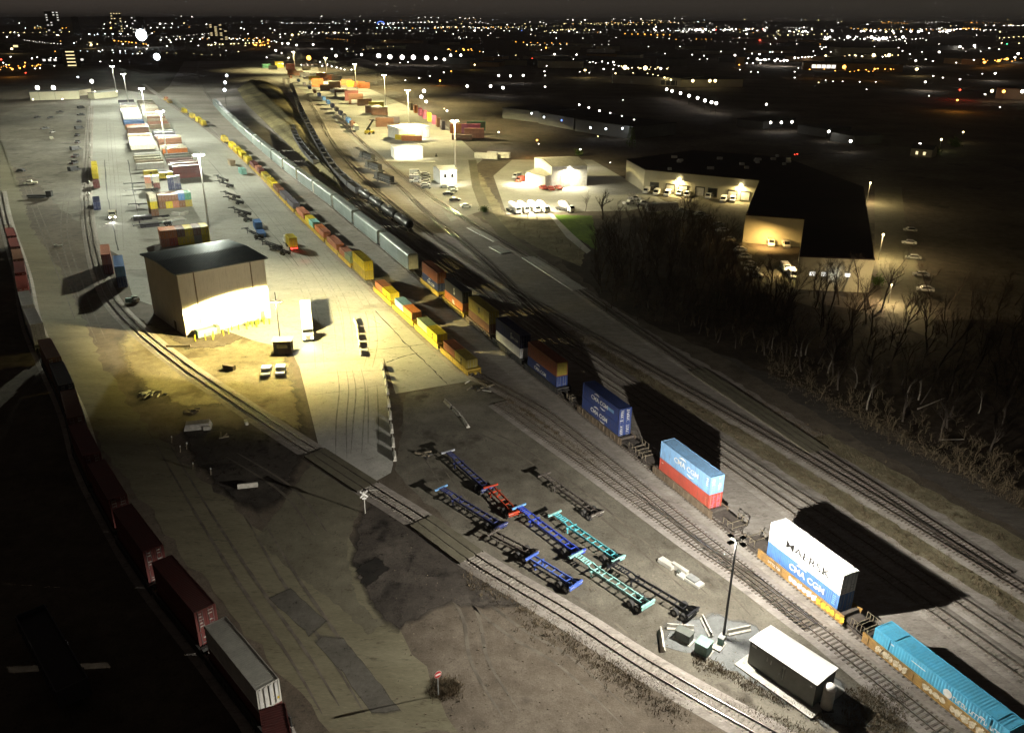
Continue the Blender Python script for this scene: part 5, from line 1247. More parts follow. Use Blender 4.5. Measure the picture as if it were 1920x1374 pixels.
for i in range(15):
    t = i/14; u, v = 545+(668-545)*t**.8, 148+(246-148)*t
    p = G(u,v); q = G(545+(668-545)*(t+.03)**.8,148+(246-148)*(t+.03)); c = rr.choice(['navy','darkgrey','blue','slate','brown','darkblue']) if i < 14 else 'cream'
    container(c,(p.x,p.y,1.0),math.atan2((q-p).y,(q-p).x),f'{c} container on the train waiting beside the terminal' if i<14 else 'cream container last on the train beside the terminal',f'{c} boxes on the terminal train' if i<14 else None,12.19,2.9,parts=False)
for (u,v,c,l) in ((912,302,'grey','long grey trailer parked on the dim lot left of the contractor hall'),(935,300,'grey','second grey trailer on the dim lot')): tc(u,v,c,th_+1.0,l,1.2)
for i in range(16):
    u = rr.uniform(575,690); v = 146+(u-575)*.42+rr.uniform(-4,10); tc(u,v,'white',th_+1.4+rr.uniform(-.1,.1),'white trailer parked among the stacks of the warm terminal',1.2,g='white trailers of the warm terminal')
p = G(693,252); r = thing('reach_stacker','black and yellow reach stacker with its boom raised','crane', p, R(60))
b = MB(); b.box((0,0,1.4),(6,3,1.4)); b.box((-2.4,0,2.3),(1.4,2.6,.8)); b.build('body', M['yellow'], r)
b = MB(); b.bar((-2.6,0,2.8),(4.5,0,8.5),.8,.8); b.bar((4.5,-3,8.2),(4.5,3,8.2),.5,.4); b.build('boom', M['black'], r)
b = MB(); b.box((-.3,0,2.9),(1.4,1.4,1.6)); b.build('cab', M['glass'], r)
for x in (-2,2):
    for s in (-1,1): b = MB(); b.cyl((x,s*1.1,.8),(x,s*1.7,.8),.8,n=12); b.build('wheel', M['tyre'], r)

# ------------------------------------------------------------------ warehouse to the right
WZ = 9.0
WO = [(1175,300),(1209,319),(1424,339),(1398,404),(1508,412),(1499,482),(1640,488),(1619,352),(1470,296),(1300,283)]
wp = [G(u,v,WZ) for u,v in WO]; wc = wp[1]
r = thing('brick_warehouse','large L shaped warehouse with a black flat roof and cream walls','building',(wc.x,wc.y,0))
P_ = [(p.x-wc.x,p.y-wc.y) for p in wp]
b = MB(); b.prism(P_,0,WZ); b.build('wall', M['block'], r)
b = MB(); b.prism([(x*1.0,y) for x,y in P_],WZ+.003,WZ+.35); b.build('roof', M['roofdark'], r)
W0, W1 = wp[1], wp[2]; wv = (W1-W0); wl_ = wv.to_2d().length; wv.normalize(); wr = math.atan2(wv.y,wv.x)
def onwall(x, z, d=.06): q = W0+wv*(wl_*x); return (q.x-wc.x+math.sin(wr)*d, q.y-wc.y-math.cos(wr)*d, z)
for x, m in ((.1,'glass'),(.245,'offwhite'),(.36,'offwhite'),(.51,'offwhite'),(.62,'glass'),(.79,'offwhite'),(.9,'offwhite')):
    b = MB(); b.box((0,0,0),(3.4,.1,3.2)); o = b.build('dock_door', M[m], r); o.location = onwall(x,2.4); o.rotation_euler=(0,0,wr)
    b = MB(); b.box((0,0,1.75),(4.0,.3,.4)); b.box((-1.85,0,0),(.35,.25,3.4)); b.box((1.85,0,0),(.35,.25,3.4)); o2 = b.build('dock_surround', M['darkgrey'], o)
for x in (.32,.855):
    b = MB(); b.box((0,0,0),(.7,.5,.5)); o = b.build('wall_lamp', M['lensy'], r); o.location = onwall(x,6.6,.3); o.rotation_euler=(0,0,wr)
    area(r, onwall(x,6.4,1.2), 4200, (1,.78,.36), (math.sin(wr)*.2,-math.cos(wr)*.2,-1), .5)
q = G(1452,470); area(None,(q.x-2,q.y+2,4.5),3200,(1,.62,.2),(.0,.5,-1),.5); q = G(1490,520); area(None,(q.x,q.y,6),2500,(1,.75,.35),(-.1,.4,-1),.5)
b = MB()
rr = random.Random(2)
for i in range(16): b.box((rr.uniform(8,70),rr.uniform(6,40)-rr.uniform(0,1)*18,WZ+.8),(rr.uniform(1,2.6),rr.uniform(1,2),1.0))
b.build('roof_unit', M['offwhite'], r)
b = MB(); b.box((0,0,.4),(8,2.6,.15)); 
for i,(u,v) in enumerate(((1212,362),(1231,365),(1251,367),(1274,366),(1288,369),(1328,372),(1356,378),(1374,378))): car('van','white',u,v,-112,('first','second','third','fourth','fifth','sixth','seventh','eighth')[i]+' from the left of the white vans backed up to the warehouse doors')
for i,(u,v,c,k) in enumerate(((1262,392,'darkgrey','car'),(1276,396,'grey','car'),(1290,400,'grey','car'),(1310,404,'white','car'),(1323,411,'white','car'),(1345,424,'grey','car'),(1354,435,'white','car'),(1366,452,'grey','car'),(1373,463,'darkgrey','car'),(1386,471,'white','car'),(1395,484,'grey','car'),(1403,498,'grey','car'),(1409,508,'white','car'),(1416,520,'white','car'))): car(k,c,u,v,-150-4*i,f'{c} car parked along the dark curve outside the warehouse',f'{c} cars along the dark curve')
tc(1240,401,'white',.2,'white trailer parked in the dark below the warehouse vans',1.2)
for i,(u,v,c) in enumerate(((1190,375,'white'),(1204,384,'white'),(1180,383,'white'))): car('truck',c,u,v,-10+20*i,'white pickup behind the big bare tree','white pickups behind the big bare tree')
for i,(u,v) in enumerate(((1472,463),(1472,508),(1485,520),(1443,460))): car('van','white',u,v,-95,'white van in the warm lit side dock of the warehouse','white vans in the side dock')
for i,(u,v,c) in enumerate(((1706,434,'grey'),(1704,458,'white'),(1712,486,'grey'),(1726,518,'white'),(1734,546,'white'))): car('car',c,u,v,160,f'{c} car in the dark side road right of the warehouse',f'{c} cars in the dark side road')
W6 = wp[5]; W7 = wp[6]; v6 = (W7-W6).normalized(); r6 = math.atan2(v6.y,v6.x)
for x, m in ((4,'winw'),(7,'winw'),(13,'winw')):
    b = MB(); b.box((0,0,0),(1.4,.1,1.0)); o = b.build('window', M[m], r); o.location = (W6.x-wc.x+v6.x*x+math.sin(r6)*.06, W6.y-wc.y+v6.y*x-math.cos(r6)*.06, 4.6); o.rotation_euler=(0,0,r6)
def walllamp(u, v, z, power, color, gm, label, name='wall_lamp', pole=True, kk=0, group='small lamps among the far buildings', size=.35):
    p = G(u,v,z); b = MB(); b.sphere((0,0,z),size,8,5,mi=1)
    if pole: b.cyl((0,0,0),(0,0,z-.2),.09,n=6)
    o = b.build('street_lamp',[M['darkgrey'],M[gm]]); o.location = (p.x,p.y,0); tag(o,label,'street lamp',group)
    l = bpy.data.lights.new('lamp_light','POINT'); l.energy = power; l.color = color; l.shadow_soft_size = .5
    lo = bpy.data.objects.new('lamp_light', l); col.objects.link(lo); lo.location = (0,-1.3,z-.3); lo.parent = o
walllamp(1632,343,8,12000,(1,.8,.4),'glow_y','warm lamp at the far right corner of the warehouse'); walllamp(1656,440,8,16000,(1,.78,.38),'glow_y','warm lamp halfway along the right side of the warehouse'); walllamp(1672,534,5,6500,(1,.75,.4),'glow_y','dim warm lamp by the bush at the warehouse corner',size=.2)
walllamp(1563,511,5,160,(.9,.95,1),'glow_c','small white lamp on the front of the warehouse office')
walllamp(1066,322,8.6,300,(1,.95,.8),'glow_w','lamp on the gable of the contractor hall',size=.7,pole=False)
for (u,v,l) in ((70,165,'left of the two bright floodlights over the left workshop'),(100,165,'right of the two bright floodlights over the left workshop'),(172,153,'bright floodlight between the left workshop and the container yard')): walllamp(u,v,12,5000,(1,.93,.7),'glow_w',l,size=1.7)
for (u,v,l) in ((425,142,'topmost of three lamps in a column beside the autoracks'),(422,155,'middle of three lamps in a column beside the autoracks'),(421,169,'lowest of three lamps in a column beside the autoracks')): walllamp(u,v,14,8000,(.95,.98,.95),'glow_c',l,size=1.2)
walllamp(294,107,22,30000,(.9,.96,1),'glow_c','bright white lamp over the far end of the tracks',size=4.2); walllamp(265,66,30,60000,(.92,.97,1),'glow_c','brightest white floodlight in the far distance',size=14)
# more buildings in the dark
r, L = bldg('workshop',58,189,150,186,22,7,'block','darkgrey','cream workshop under two floodlights at the far left')
bldg('workshop',150,180,172,177,14,5,'block','darkgrey','low shed between the left workshop and the yard mast')
bldg('workshop',178,186,222,182,8,5,'block','bldgrey','pale wall building at the head of the container yard')
longs = [(942,222,1010,230),(1010,232,1075,244),(1078,246,1186,262)]
for i,q in enumerate(longs): bldg('long_warehouse',*q,40,7.5,'bldgrey','blddark',('left','middle','right')[i]+' part of the long grey warehouse with small white wall lights')
for (u,v) in ((997,213),(1020,220),(1107,240),(1136,242),(1167,241)): walllamp(u,v,6.5,220,(.92,.97,1),'glow_c','small white light on the front of the long grey warehouse',group='white lights of the long grey warehouse',pole=False,size=.55)
walllamp(1053,226,6.5,120,(.4,.5,1),'glow_b','bluish light on the front of the long grey warehouse',size=.5,pole=False)
for (u,v) in ((1086,197),(1104,202),(1124,208),(1144,213),(1166,219),(1189,226)): walllamp(u,v,7.5,60,(.95,.97,1),'glow_w','white light in the slanting row behind the long grey warehouse',group='slanting row of lights behind the grey warehouse',size=.6)
bldg('depot',1148,156,1276,163,60,9,'block','blddark','cream walled depot with alcoves under small lamps',wins=[(.82,3.5,5,5,'darkgrey'),(.89,3.5,5,5,'darkgrey'),(.96,3.5,5,5,'darkgrey'),(.75,3.5,5,5,'darkgrey')])
bldg('depot',1276,164,1392,163,50,8,'block','blddark','dim tan depot right of the alcove building')
for (u,v) in ((1154,138),(1187,138),(1214,139),(1224,141),(1234,143),(1246,146),(1258,150)): walllamp(u,v,9,700,(1,.85,.5),'glow_y','warm lamp along the cream depot with alcoves',group='warm lamps of the alcove depot',size=.8)
for (u,v,l) in ((1172,127,'left of two strong warm lamps above the depot roof'),(1210,128,'right of two strong warm lamps above the depot roof')): walllamp(u,v,12,1500,(1,.85,.5),'glow_y',l,size=2.6)
for (u,v) in ((1331,152),(1341,152),(1299,152)): walllamp(u,v,8,1200,(1,.86,.55),'glow_y','warm lamp along the dim tan depot',group='warm lamps of the tan depot',size=1.5)
for i,(u,v) in enumerate(((1250,168),(1260,171),(1276,175),(1292,180),(1308,184),(1322,189),(1334,192),(1343,194))): walllamp(u,v,8,500,(1,.96,.86),'glow_w','white lamp in the descending row of eight below the depot',group='descending row of eight white lamps',size=1.2)
for (u0,v0,u1,v1,l) in ((1430,243,1490,236,'left half of the low building along the lit dark lot'),(1495,250,1548,258,'gabled low building beside the lit dark lot'),(1556,264,1600,272,'right hand low building at the end of the dark lot')): bldg('low_building',u0,v0,u1,v1,22,5,'bldgrey','blddark',l)
for (u,v,l) in ((1445,230,'leftmost white lamp of the dark lot buildings'),(1465,230,'second white lamp of the dark lot buildings'),(1485,229,'third white lamp of the dark lot buildings'),(1554,247,'white lamp over the gable of the dark lot'),(1595,265,'rightmost white lamp of the dark lot buildings'),(1437,196,'white lamp alone above the dark lot')): walllamp(u,v,6,420,(.97,.98,.92),'glow_w',l,size=.8)
r, L = bldg('small_house',1706,292,1746,296,9,4,'block','darkgrey','small pale house lit yellow green among trees',gable=2.0,wins=[(.3,1.8,1.2,1.6,'win'),(.65,1.8,1.2,1.6,'win')]); walllamp(1725,270,6,900,(1,.95,.6),'glow_w','lamp on the small pale house among trees',size=.6); walllamp(1765,262,6,500,(.9,1,.45),'glow_y','lamp in the trees right of the small house',size=.6); walllamp(1806,248,6,300,(1,.85,.4),'glow_y','faint lamp in the trees far right of the small house',size=.5)
M['orangew'] = mat('tan brick', (.5,.33,.16), .85, c2=(.38,.24,.12), scale=.05)
bldg('brick_plant',1505,132,1692,136,60,11,'orangew','blddark','long brick plant lit orange in the middle distance',wins=[(.11+.05*i,6,6,5,'winw') for i in range(3)]+[(.26,6,6,5,'winw'),(.31,6,6,5,'winw')])
for (u,v) in ((1583,126),(1530,126),(1640,130)): walllamp(u,v,14,5200 if u==1583 else 2600,(1,.45,.08),'glow_o','orange lamp in front of the long brick plant',group='orange lamps of the brick plant',size=2.4 if u==1583 else 1)
bldg('tan_plant',1575,107,1682,108,90,19,'block','blddark','big tan hall above the brick plant'); 
for (u,v) in ((1638,104),(1667,104)): walllamp(u,v,14,7000,(1,.7,.25),'glow_y','strong yellow lamp before the big tan hall',group='yellow lamps of the tan hall',size=3)
bldg('cross_dock',1380,118,1480,114,40,8,'bldgrey','blddark','low hall behind rows of white lamps on the right'); bldg('sign_wall',1381,124,1395,124,6,14,'orangew','blddark','short orange lit wall left of the white lamps')
walllamp(1386,122,5,1600,(1,.5,.1),'glow_o','orange lamp at the short lit wall',size=.8)
bldg('pale_hall',1865,185,1960,190,40,10,'block','blddark','pale hall cut by the right edge of the picture')
for (u,v,c) in ((1860,171,'glow_y'),(1882,172,'glow_o'),(1917,172,'glow_w')): walllamp(u,v,9,1200,(1,.85,.5),c,'lamp on the pale hall at the right edge',group='lamps of the pale hall',size=1.4)
bldg('far_hall',1100,105,1136,106,50,12,'offwhite','offwhite','white hall far off beyond the depot')
bldg('far_hall',960,122,1000,124,60,8,'bldgrey','blddark','dim hall behind pale lamps in the middle distance'); bldg('far_hall',1040,116,1160,122,90,8,'bldgrey','bldgrey','long dim hall with lamps before the depot')
bldg('far_hall',700,112,880,108,120,9,'bldgrey','blddark','long low hall behind the row of strong lamps')
for (u,v) in ((710,105),(731,107),(754,108),(775,108),(800,109)): walllamp(u,v,12,9000,(1,.93,.75),'glow_w','strong white lamp in the row of five above the terminal',group='row of five strong lamps above the terminal',size=3.4)
for (u,v) in ((817,110),(833,112),(678,103),(630,105),(864,104),(845,104)): walllamp(u,v,10,2500,(1,.95,.85),'glow_w','smaller white lamp near the row of five',group='smaller lamps near the row of five',size=2)
walllamp(579,109,10,9000,(1,.45,.05),'glow_o','strong orange lamp behind the terminal stacks',size=3.6); walllamp(795,171,9,2500,(1,.85,.75),'glow_w','topmost of three white lamps right of the terminal mast',size=1.5); walllamp(790,182,7,2500,(1,.9,.75),'glow_w','middle of three white lamps right of the terminal mast',size=1.4); walllamp(799,191,4,1500,(1,.9,.75),'glow_w','lowest of three white lamps right of the terminal mast',size=1.1)
walllamp(825,152,5,3500,(1,.35,.05),'glow_o','orange lamp over the red brown yard',size=.8); walllamp(890,122,7,2200,(1,.65,.1),'glow_y','yellow lamp in the trees beyond the orange yard',size=1)
for (u,v) in ((876,162),(920,162),(943,165),(981,142),(935,142),(957,143)): walllamp(u,v,8,700,(.95,.97,1),'glow_w','white lamp on the dark lot beyond the terminal fence',group='white lamps beyond the terminal fence',size=1.2)

# ------------------------------------------------------------------ hill between the yards
hp = [G(u,v) for u,v in ((445,168),(470,150),(500,152),(530,170),(562,215),(590,262),(622,320),(650,368),(620,345),(580,310),(545,275),(500,232),(462,196))]
hc = sum(hp, Vector())/len(hp)
b = MB(); vs, fs = [], []; NRG = 10; K = 64
ring = []
for i in range(K):
    t = i/K*len(hp); a = int(t); f = t-a; ring.append(hp[a].lerp(hp[(a+1)%len(hp)], f))
ax0, ax1 = G(480,165), G(625,338)
for j in range(NRG+1):
    s = j/NRG
    for i in range(K):
        e_ = ring[i]; d = ax1-ax0; t = max(0,min(1,(e_-ax0).dot(d)/d.dot(d))); c_ = ax0+d*t; p = e_.lerp(c_, s)
        h = 5.5*(1-(1-s)**2)*(.85+.1*math.sin(i*1.7)+.12*math.sin(i*.6+j))*max(.4,1-t*.55)
        vs.append((p.x,p.y,.02+max(0,h)))
for j in range(NRG):
    for i in range(K): fs.append((j*K+i,j*K+(i+1)%K,(j+1)*K+(i+1)%K,(j+1)*K+i))
b.add(vs,fs); o = b.build('hill', M['hill'], None, True); tag(o, kind='structure')
# far ridges along the horizon
for dist, hgt, sd in ((11000,95,1),(16000,120,2),(7500,38,3)):
    rr = random.Random(sd); b = MB(); vs, fs = [], []; n = 80
    for i in range(n):
        a = R(38+ (104)*i/(n-1)); h = hgt*(.6+.4*math.sin(i*.23+sd)+.12*rr.random()); x, y = math.cos(a)*dist, math.sin(a)*dist
        vs += [(x,y,0),(x*1.03,y*1.03,h*.7),(x*1.1,y*1.1,h),(x*1.25,y*1.25,0)]
    for i in range(n-1):
        for k in range(3): fs.append((4*i+k,4*i+4+k,4*i+5+k,4*i+1+k))
    b.add(vs,fs); tag(b.build('hills', M['blddark'], None, True), kind='structure')

# ------------------------------------------------------------------ trees
def tree_mesh(seed, H=11, spread=.75, depth=5, trunk=.19, leaves=False, start=.28):
    rr = random.Random(seed); tb, cb = MB(), MB()
    def tube(b, pts, r0, r1, n):
        base = len(b.v); m = len(pts)
        for i, p in enumerate(pts):
            t = (pts[min(i+1,m-1)]-pts[max(i-1,0)]).normalized(); a = t.orthogonal().normalized(); c = t.cross(a); r = r0+(r1-r0)*i/(m-1)
            for k in range(n): q = p+a*(r*math.cos(6.283*k/n))+c*(r*math.sin(6.283*k/n)); b.v.append((q.x,q.y,q.z))
        for i in range(m-1):
            for k in range(n): b.f.append((base+i*n+k,base+i*n+(k+1)%n,base+(i+1)*n+(k+1)%n,base+(i+1)*n+k)); b.m.append(0)
    def grow(p, d, L, r, lev):
        pts = [p]; q = p; dd = d.copy(); n = 4 if lev < 3 else 3
        for i in range(n):
            dd = (dd+Vector((rr.gauss(0,.16),rr.gauss(0,.16),rr.gauss(.05,.1)))).normalized(); q = q+dd*(L/n); pts.append(q)
        tube(tb if lev == 0 else cb, pts, r, r*.55, 7 if lev == 0 else (5 if lev < 3 else 3))
        if lev >= depth: return
        kids = rr.randint(3,5) if lev else rr.randint(5,7)
        for k in range(kids):
            t = rr.uniform(start if lev == 0 else .25, 1.0); i = min(int(t*n), n-1); f = t*n-i
            bp = pts[i].lerp(pts[i+1], f); az = rr.uniform(0,6.283); tilt = rr.uniform(.45,1.0)*spread
            side = Vector((math.cos(az),math.sin(az),0)); nd = (dd*math.cos(tilt)+side*math.sin(tilt)+Vector((0,0,.18))).normalized()
            grow(bp, nd, L*rr.uniform(.42,.62), r*.5*rr.uniform(.7,1), lev+1)
    grow(Vector((0,0,0)), Vector((rr.gauss(0,.06),rr.gauss(0,.06),1)).normalized(), H*.55, trunk, 0)
    return tb, cb
TM = {}
def tree_tpl(k, seed, m, H, **kw):
    t, c = tree_mesh(seed, H, **kw); TM[k] = (t.mesh('trunk', M[m]), c.mesh('crown', M[m]))
for i in range(5): tree_tpl(('bare',i), 100+i, 'bark', 10+i*.8, depth=5, trunk=.15, spread=.85)
for i in range(3): tree_tpl(('birch',i), 200+i, 'birch', 13, depth=4, spread=.55, trunk=.22, start=.45)
tree_tpl(('big',0), 305, 'bark', 13, depth=5, spread=.9, trunk=.35)
tree_tpl(('scrub',0), 401, 'brush', 3.2, depth=4, spread=1.1, trunk=.06, start=.05); tree_tpl(('scrub',1), 402, 'brush', 2.6, depth=4, spread=1.2, trunk=.05, start=.05)
def tree(k, p, label, group=None, s=1.0, name='bare_tree', cat='tree'):
    r = thing(name, label, cat, (p.x,p.y,0), random.uniform(0,6.28), group); s *= random.uniform(.8,1.2); r.scale = (s,s,s*random.uniform(.9,1.15))
    link('trunk', TM[k][0], r); link('crown', TM[k][1], r); return r
def inpoly(u, v, P):
    c = False; j = len(P)-1
    for i in range(len(P)):
        if (P[i][1] > v) != (P[j][1] > v) and u < (P[j][0]-P[i][0])*(v-P[i][1])/(P[j][1]-P[i][1])+P[i][0]: c = not c
        j = i
    return c
wood = [(1120,455),(1112,520),(1130,575),(1230,615),(1330,640),(1420,665),(1480,700),(1560,735),(1640,775),(1720,810),(1800,850),(1930,905),(2060,960),(2060,700),(1940,640),(1900,560),(1660,590),(1620,555),(1500,560),(1420,560),(1390,520),(1350,450),(1290,425),(1200,415)]
rr = random.Random(77); n = 0; P_ok = []
for it in range(6000):
    u, v = rr.uniform(1100,2060), rr.uniform(410,960)
    if not inpoly(u, v, wood): continue
    p = G(u, v)
    if any((p-q).length < (2.9 if u < 1470 else 5.6) for q in P_ok): continue
    P_ok.append(p)
    if len(P_ok) >= 290: break
for i, p in enumerate(P_ok):
    tree(('bare', i % 5), p, 'bare leafless tree in the dark wood right of the tracks', 'bare trees of the dark wood', rr.uniform(.75,1.15)*(1 if p.x < 52 else 1.2))
for (u,v,l,k,s) in ((1625,768,'pale barked tree standing brightest at the edge of the wood',0,1.05),(1603,728,'pale forked trunk just behind the brightest one',1,.9),(1447,655,'thin pale trunk at the wood edge opposite the brown container',2,.9),(1491,668,'left of a pale trio of trunks at the wood edge',0,.8),(1502,668,'middle of a pale trio of trunks at the wood edge',1,.8),(1510,666,'right of a pale trio of trunks at the wood edge',2,.8),(1700,752,'leaning pale trunk right of the brightest tree',1,.9),(1722,750,'second leaning pale trunk right of the brightest tree',2,.85),(1835,775,'pale trunk far right in the wood',0,.7),(1552,700,'pale trunk between the trio and the brightest tree',2,.8)):
    r = tree(('birch',k), G(u,v), l, None, s*.9)
b = MB()
for (u0,v0,u1,v1) in ((1720,770,1768,757),): 
    a, c = G(u0,v0), G(u1,v1); b.cyl(a+Vector((0,0,.4)),c+Vector((0,0,1.2)),.16,.08,n=7)
o = b.build('fallen_trunk', M['birch']); tag(o,'pale fallen trunk lying among the trees','log')
a, c = G(1760,828), G(1806,828); b = MB(); b.cyl(a+Vector((0,0,.4)),c+Vector((0,0,.5)),.15,.08,n=7); tag(b.build('fallen_trunk', M['birch']),'pale fallen trunk lying level below the other','log')
tree(('big',0), G(1130,412), 'big bare tree lit from behind beside the green lawn', None, 1.15); tree(('bare',2), G(1165,418), 'bare tree right of the big backlit tree', None, 1.0); tree(('bare',3), G(1098,396), 'slim bare tree left of the big backlit tree', None, .8)
for i,(u,v) in enumerate(((1185,280),(1180,275))): 
    b = MB(); rr2 = random.Random(i); H = 12
    for k in range(900):
        h = rr2.random()**.8; rad = 2.2*(1-h)*rr2.uniform(.5,1); a = rr2.uniform(0,6.28); c = Vector((math.cos(a)*rad,math.sin(a)*rad,.8+h*(H-1)))
        b.add([c,c+Vector((math.cos(a)*.7,math.sin(a)*.7,-.25)),c+Vector((rr2.uniform(-.3,.3),rr2.uniform(-.3,.3),.1))],[(0,1,2)])
    r = thing('conifer',('dark conifer before the right end of the grey warehouse','second dark conifer beside the first')[i],'tree',G(u,v)); b.build('crown', M['leaf'], r); MB().cyl((0,0,0),(0,0,H*.8),.2,.05,n=7).build('trunk', M['bark'], r)
for (u,v,l,s) in ((1645,535,'green bush glowing by the dim lamp at the warehouse corner',1.6),(1755,290,'yellow green bush right of the small house',2.4),(1790,275,'lit bushy tree far right of the small house',3.0),(1085,292,'lit yellow green shrub behind the contractor hall',2.2),(908,398,'shrub at the end of the terminal pavement',1.4)):
    b = MB(); rr2 = random.Random(int(u))
    for k in range(420):
        c = Vector((rr2.gauss(0,.5),rr2.gauss(0,.5),abs(rr2.gauss(.7,.4)))); d = .22; b.add([c,c+Vector((rr2.uniform(-d,d),rr2.uniform(-d,d),d)),c+Vector((rr2.uniform(-d,d),d,rr2.uniform(-d,d)))],[(0,1,2)])
    o = b.build('bush', M['leaf']); o.location = G(u,v); o.scale=(s,s,s); tag(o,l,'bush')
for i in range(170):
    p = P_ok[(i*7) % len(P_ok)]+Vector((rr.uniform(-3,3),rr.uniform(-3,3),0)); tree(('scrub', i % 2), p, 'tangled leafless undergrowth beneath the dark wood', 'undergrowth of the dark wood', rr.uniform(.9,1.7), 'undergrowth_bush', 'bush')
# scrub along the wood edge and dry tufts
k = 0
for it in range(400):
    t = rr.random(); u = 1440+480*t; v = 705+ 255*t - rr.uniform(2,75)
    tree(('scrub', it % 2), G(u,v), 'knee-high leafless scrub at the edge of the wood', 'scrub along the wood edge', rr.uniform(.5,1.25), 'scrub_bush', 'bush'); k += 1
    if k > 190: break
for it in range(34):
    t = rr.random(); p = G(962+130*t, 405+95*t+rr.uniform(-28,16)); tree(('scrub', it % 2), p, 'clump of dry scrub on the yellow bank below the mixer trucks', 'scrub on the yellow bank', rr.uniform(.5,1.0), 'scrub_bush', 'bush')
def tufts(name, pts, m, seed, h=(.15,.45)):
    rr = random.Random(seed); b = MB()
    for p in pts:
        for k in range(rr.randint(4,8)):
            a = rr.uniform(0,6.28); q = p+Vector((rr.gauss(0,.22),rr.gauss(0,.22),0)); hh = rr.uniform(*h); w_ = .035; s = Vector((math.cos(a),math.sin(a),0))
            tip = q+Vector((rr.gauss(0,.16),rr.gauss(0,.16),hh)); b.add([q-s*w_,q+s*w_,tip],[(0,1,2)])
    return tag(b.build(name, m), kind='stuff')
pts = []
for i in range(1900): s = rr.uniform(-70,60); pts.append(SO(s, 20.4+rr.gauss(0,1.1)))
for i in range(900): s = rr.uniform(-25,60); pts.append(SO(s, 32.5+rr.gauss(0,1.2)))
for i in range(1300): t = rr.random(); pts.append(G(1440+500*t, 705+255*t+rr.gauss(-14,12)))
for i in range(500): pts.append(G(rr.gauss(836,12), rr.gauss(1290,9)))
for i in range(900): t = rr.random(); pts.append(G(1120+480*t+rr.gauss(0,10), 1240+165*t+rr.gauss(0,8)) if rr.random() < .5 else G(1300+260*t, 1235+120*t+rr.gauss(0,6)))
for i in range(700): pts.append(G(rr.uniform(1580,1700), rr.uniform(1290,1374)))
for i in range(500): t = rr.random(); pts.append(G(945+180*t+rr.gauss(0,7), 745+130*t+rr.gauss(0,5)))
for i in range(700): t = rr.random(); pts.append(G(880+400*t+rr.gauss(0,16), 1075+270*t+rr.gauss(0,14)))
tufts('dry_grass', pts, M['brush'], 3)
pts = [G(1110+rr.uniform(-60,8), rr.uniform(404,465)) for i in range(10)]
# gravel-size litter on the dirt
b = MB()
for i in range(700):
    t = rr.random(); p = G(rr.uniform(740,1500), rr.uniform(860,1374)); sz = rr.uniform(.04,.14); b.box((p.x,p.y,sz*.3),(sz,sz*rr.uniform(.4,1.4),sz*.6),rr.uniform(0,3), mi=rr.randrange(2))
for i in range(160):
    p = G(rr.uniform(230,560), rr.uniform(640,900)); sz = rr.uniform(.04,.14); b.box((p.x,p.y,sz*.3),(sz,sz*rr.uniform(.4,1.6),sz*.6),rr.uniform(0,3), mi=rr.randrange(2))
tag(b.build('rubble', [M['sillb'], M['wood']]), kind='stuff')
# vehicles and scrap on the far left dirt
for i,(u,v,c,k) in enumerate(((113,212,'darkgrey','truck'),(85,243,'darkgrey','truck'),(98,250,'grey','truck'),(97,262,'cream','truck'),(40,322,'darkgrey','car'),(58,346,'cream','truck'),(95,222,'darkgrey','car'),(70,222,'darkgrey','truck'))): car(k,c,u,v,20+35*i,('dark pickup nearest the left workshop','dark pickup standing alone on the left dirt','grey pickup first of the tight pair on the left dirt','cream pickup second of the tight pair on the left dirt','dark car low on the left dirt','cream pickup low on the left dirt','dark car below the pale boards on the left dirt','dark pickup left of the dark car on the left dirt')[i])
for i in range(10):
    u, v = 152-1.6*i+(i%2)*2, 204+13*i; car('truck' if i%3 else 'van','darkgrey',u,v,80+rr.uniform(-25,25),'dark vehicle in the column parked left of the lane kerb','dark vehicles left of the lane kerb')
b = MB(); b.box((0,0,1.2),(9,1.6,.5)); b.box((4,0,1.8),(2,2,2.2)); b.box((0,0,.5),(8,2.4,.3)); o = b.build('conveyor_machine', M['black']); o.location=G(75,372); o.rotation_euler=(0,0,R(5)); tag(o,'long black machine with a raised end on the olive dirt','machine')
b = MB(); b.box((0,0,.4),(1.0,.6,.8)); b.box((.9,-.7,.3),(1.6,.5,.5)); o = b.build('small_plough', M['offwhite']); o.location=G(105,463); o.rotation_euler=(0,0,R(40)); tag(o,'small white machine with dark arm alone on the gravel road','machine')
for i in range(9):
    u, v = 170-.4*i, 205+23*i; p = G(u,v); b = MB(); b.extr([(-.35,0),(.35,0),(.12,.9),(-.12,.9)],-1.5,1.5); o = b.build('concrete_barrier', M['bconc']); o.location = p; o.rotation_euler=(0,0,yh+R(90)); tag(o,'pale concrete barrier spaced along the left edge of the yard lane','barrier','barriers along the left lane edge')

